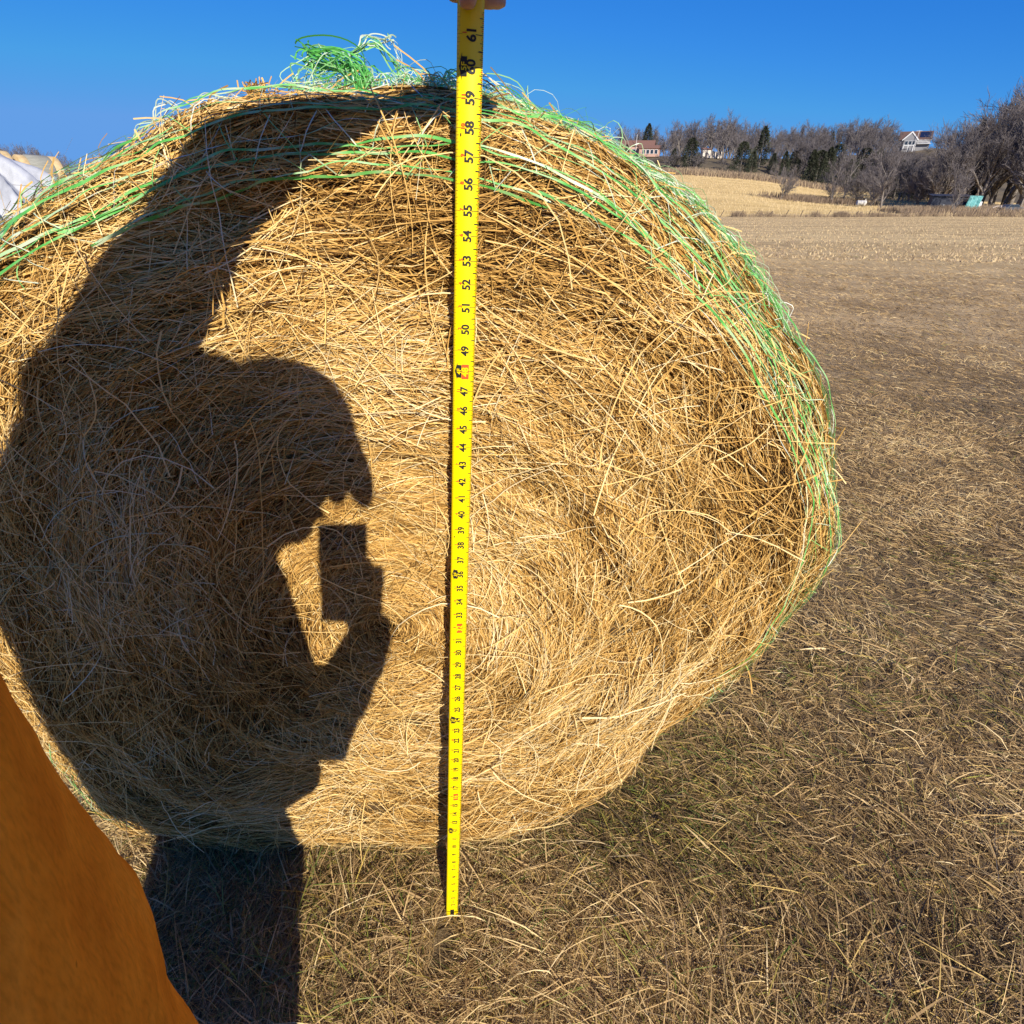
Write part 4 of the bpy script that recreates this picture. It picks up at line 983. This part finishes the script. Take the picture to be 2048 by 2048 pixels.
mb = MB(); mb.tube([(1.0, -2.5, -1), (1.0, -2.5, 10.3)], .11, 6); mb.box((1.0, -2.5, 9.9), (3.0, .14, .16)); o = mb.build('utility_pole', wht); o.location = h2.location; o.rotation_euler = h2.rotation_euler; tag(o, 'pale utility pole with a crossbar in front of the hilltop house', 'utility pole')

# dark shed and teal sheet, drum, wreck of a car
sh = frame(1897, 137, -.35, name='shed', label='low dark blue shed behind the pale-trunked tree', cat='shed')
dkb = noisy('dark_tin', [(.3, (.025, .03, .045)), (.7, (.05, .055, .075))], 3, .7)
mb = MB(); mb.box((0, 0, 1.3), (6.4, 3.2, 2.6)); mb.build('wall', dkb, sh)
mb = MB(); mb.prism([(-3.5, -1.9, 2.55), (-3.5, 1.9, 2.95), (-3.5, 1.9, 3.05), (-3.5, -1.9, 2.65)], (7, 0, 0)); mb.build('roof', dkb, sh)
mb = MB(); mb.box((-1.2, -1.66, 1.0), (.9, .10, 1.9)); o = mb.build('door', mat('shed_door', (.05, .055, .07), .6), sh); mb = MB(); mb.box((-.9, -1.74, 1.0), (.22, .06, .10)); mb.build('handle', wht, o)
tl = MB(); n_ = 26
for i in range(n_):
    x0 = i * .1; zf = .07 * math.sin(i * 1.9); z1 = .07 * math.sin((i + 1) * 1.9)
    tl.prism([(x0, zf, 0), (x0 + .1, z1, 0), (x0 + 1.3, 1.0 + z1, 2.9), (x0 + 1.2, 1.0 + zf, 2.9)], (0, .03, 0))
teal = noisy('teal_sheet', [(.35, (.05, .20, .19)), (.6, (.20, .48, .45))], 2, .5)
o = tl.build('metal_sheet', teal); x, y, z = at(1925, 132.5); o.location = (x, y, z); tag(o, 'teal ribbed metal sheet leaning beside the dark shed', 'metal sheet')
mb = MB(); mb.box((0, 0, .75), (.55, .3, 1.5)); mb.box((-.15, 0, 1.62), (.8, .36, .28)); o = mb.build('cabinet', wht, bevel=.03); x, y, z = at(1955, 134); o.location = (x, y, z); tag(o, 'small white upright cabinet right of the teal sheet', 'cabinet')
mb = MB(); mb.tube([(0, 0, .5), (2.1, 0, .5)], .5, 18); mb.tube([(.1, 0, .5), (.16, 0, .5)], .53, 18); mb.tube([(1.94, 0, .5), (2.0, 0, .5)], .53, 18); mb.box((1.9, 0, 1.1), (.12, .12, .5)); mb.box((.3, 0, .05), (.2, .8, .2)); mb.box((1.8, 0, .05), (.2, .8, .2))
o = mb.build('drum', noisy('chalky_white', [(.3, (.55, .52, .46)), (.7, (.75, .72, .66))], 2, .8), smooth=False); x, y, z = at(1712, 158); o.location = (x, y, z + .25); tag(o, 'chalky white drum lying in the grass below the scrub', 'drum')
cr = frame(2028, 131, .15, name='car', label='old dark car with a pale bonnet parked at the right edge', cat='car')
cd_ = noisy('faded_paint', [(.3, (.05, .06, .075)), (.7, (.10, .11, .13))], 2, .5); pale = mat('pale_paint', (.42, .42, .42), .4)
prof = [(-2.3, .45), (-2.3, .95), (-1.7, 1.05), (-1.2, 1.5), (.5, 1.55), (1.2, 1.05), (2.2, .92), (2.3, .5)]
mb = MB(); mb.prism([(a, -.85, b_) for a, b_ in prof], (0, 1.7, 0)); mb.build('body', cd_, cr, bevel=.06)
mb = MB(); mb.prism([(1.15, -.87, 1.08), (2.2, -.87, .95), (2.2, -.87, .99), (1.15, -.87, 1.12)], (0, 1.74, 0)); mb.build('bonnet', pale, cr)
for a in ([(-1.45, 1.08), (-1.1, 1.42), (-.45, 1.45), (-.45, 1.08)], [(-.35, 1.08), (-.35, 1.45), (.45, 1.46), (.95, 1.08)]):
    mb = MB(); mb.prism([(p, -.87, q_) for p, q_ in a], (0, .03, 0)); mb.build('window', glass, cr)
for x in (-1.5, 1.5):
    for yy in (-.86, .7):
        mb = MB(); mb.tube([(x, yy, .33), (x, yy + .18, .33)], .33, 18); o = mb.build('wheel', mat('tyre', (.02, .02, .02), .9), cr); mb = MB(); mb.tube([(x, yy - .02, .33), (x, yy + .0, .33)], .18, 12); mb.build('rim', pale, o)
for z in (.5, .62, .75): pass
mb = MB(); mb.box((2.32, 0, .5), (.14, 1.7, .16)); mb.build('bumper', pale, cr)
for i in range(7):
    x, y, z = at(1968 + i * 6.5 + R9.uniform(-3, 3), 130 + R9.uniform(-1, 1)); l = R9.uniform(.5, 1.1)
    mb = MB(); mb.tube([(0, 0, 0), (l * .5, .2, .12), (l, .3, .1)], [.13, .15, .11], 7); o = mb.build('log', noisy('cut_wood', [(.3, (.3, .25, .2)), (.7, (.6, .5, .4))], 6, .9) if i == 0 else bpy.data.materials['cut_wood']); o.location = (x, y, z + .3 + .3 * (i % 3)); o.rotation_euler = (0, R9.uniform(-.4, .4), R9.uniform(-1, 1))
    tag(o, 'short pale log in the brush pile left of the old car', 'log', 'logs in the brush pile')

# ------------------------------------------------------------------ wrapped bales and white sheet on the left
netg = noisy('weathered_net', [(.3, (.20, .20, .16)), (.7, (.34, .33, .27))], 3, .9, mapping=(1, 8, 8), bump=.2); band = noisy('bare_hay', [(.3, (.45, .32, .15)), (.7, (.62, .46, .24))], 6, .9, bump=.4)
bx, by, _ = at(35, 27); 
axd = np.array([.62, .78, 0])
def far_bale(i, c, lab):
    r = empty('wrapped_bale', c, math.atan2(axd[1], axd[0]), label=lab, cat='hay bale', group=None)
    def ringm(x0, x1, rad, m, name, n=48):
        mb = MB(); mb.tube([(x0, 0, 0), (x0 + .03, 0, 0), (x1 - .03, 0, 0), (x1, 0, 0)], [rad - .03, rad, rad, rad - .03], n); return mb.build(name, m, r, smooth=True)
    ringm(-.42, .42, .80, netg, 'net_wrap'); ringm(-.72, -.40, .785, band, 'hay_edge'); ringm(.40, .72, .785, band, 'hay_edge')
ztop = {0: 1.98, 1: 1.93}
base = np.array([bx, by, 0.])
far_bale(0, base + axd * -.2 + np.array([0, 0, 2.08]), 'wrapped round bale on top of the stack just behind the white sheet')
far_bale(1, base + axd * 1.45 + np.array([0, 0, 1.98]), 'wrapped round bale at the right end of the stack on the left')
sd_ = np.array([axd[1], -axd[0], 0])
for i, (a_, b_, lab) in enumerate(((-.2, -.80, 'wrapped round bale in the bottom layer, near side, middle of the stack'), (-.2, .80, 'wrapped round bale in the bottom layer, far side, middle of the stack'),
        (1.45, -.80, 'wrapped round bale in the bottom layer, near side, right end of the stack'), (1.45, .80, 'wrapped round bale in the bottom layer, far side, right end of the stack'))):
    far_bale(2 + i, base + axd * a_ + sd_ * b_ + np.array([0, 0, .78]), lab)
# white sheet draped over the near end
sx = np.linspace(-4.5, 3.2, 60); sy = np.linspace(-1.2, 2.8, 90); GX, GY = np.meshgrid(sx, sy, indexing='ij')
vd = np.array([-.76, .65, 0]); vd = np.array([onpix(0, 1.0), 1.0, 0]); vd /= np.linalg.norm(vd); rd = np.array([vd[1], -vd[0], 0])
ctr = np.array([onpix(0, 23.5), 23.5, 0])
ridge = 2.72 - .42 * np.maximum(GX, 0) ** 1.08 - .05 * np.minimum(GX, 0) ** 2 * .5
fold = GX * 2.1 - GY * 1.1 + .5 * vnoise(np.stack([GX, GY, 0 * GX], -1) * .7, 81)
rip = .22 * np.sin(fold * 3.2) * np.clip(GY * .9 + .35, 0, 1) + .07 * np.sin(fold * 8.3 + 1) * np.clip(GY, 0, 1)
Z = np.maximum(ridge * (1 - np.clip(np.abs(GY) / 2.7, 0, 1) ** 1.5) + rip * .3, .03)
pos = ctr + rd * (GX + rip * .5)[..., None] - vd * (GY + rip)[..., None] + np.array([0, 0, 1.]) * Z[..., None]
idx = np.arange(60 * 90).reshape(60, 90); Q = np.stack([idx[:-1, :-1], idx[1:, :-1], idx[1:, 1:], idx[:-1, 1:]], -1).reshape(-1, 4)
o = np_mesh('plastic_sheet', pos.reshape(-1, 3), [Q], noisy('white_plastic', [(.3, (.28, .29, .31)), (.6, (.44, .45, .47))], 2.5, .4, .3, mapping=(1, 1, .3)), smooth=True); tag(o, 'white plastic sheet draped in folds over the bale stack on the left', 'plastic sheet')
so2 = o.modifiers.new('s', 'SOLIDIFY'); so2.thickness = .01
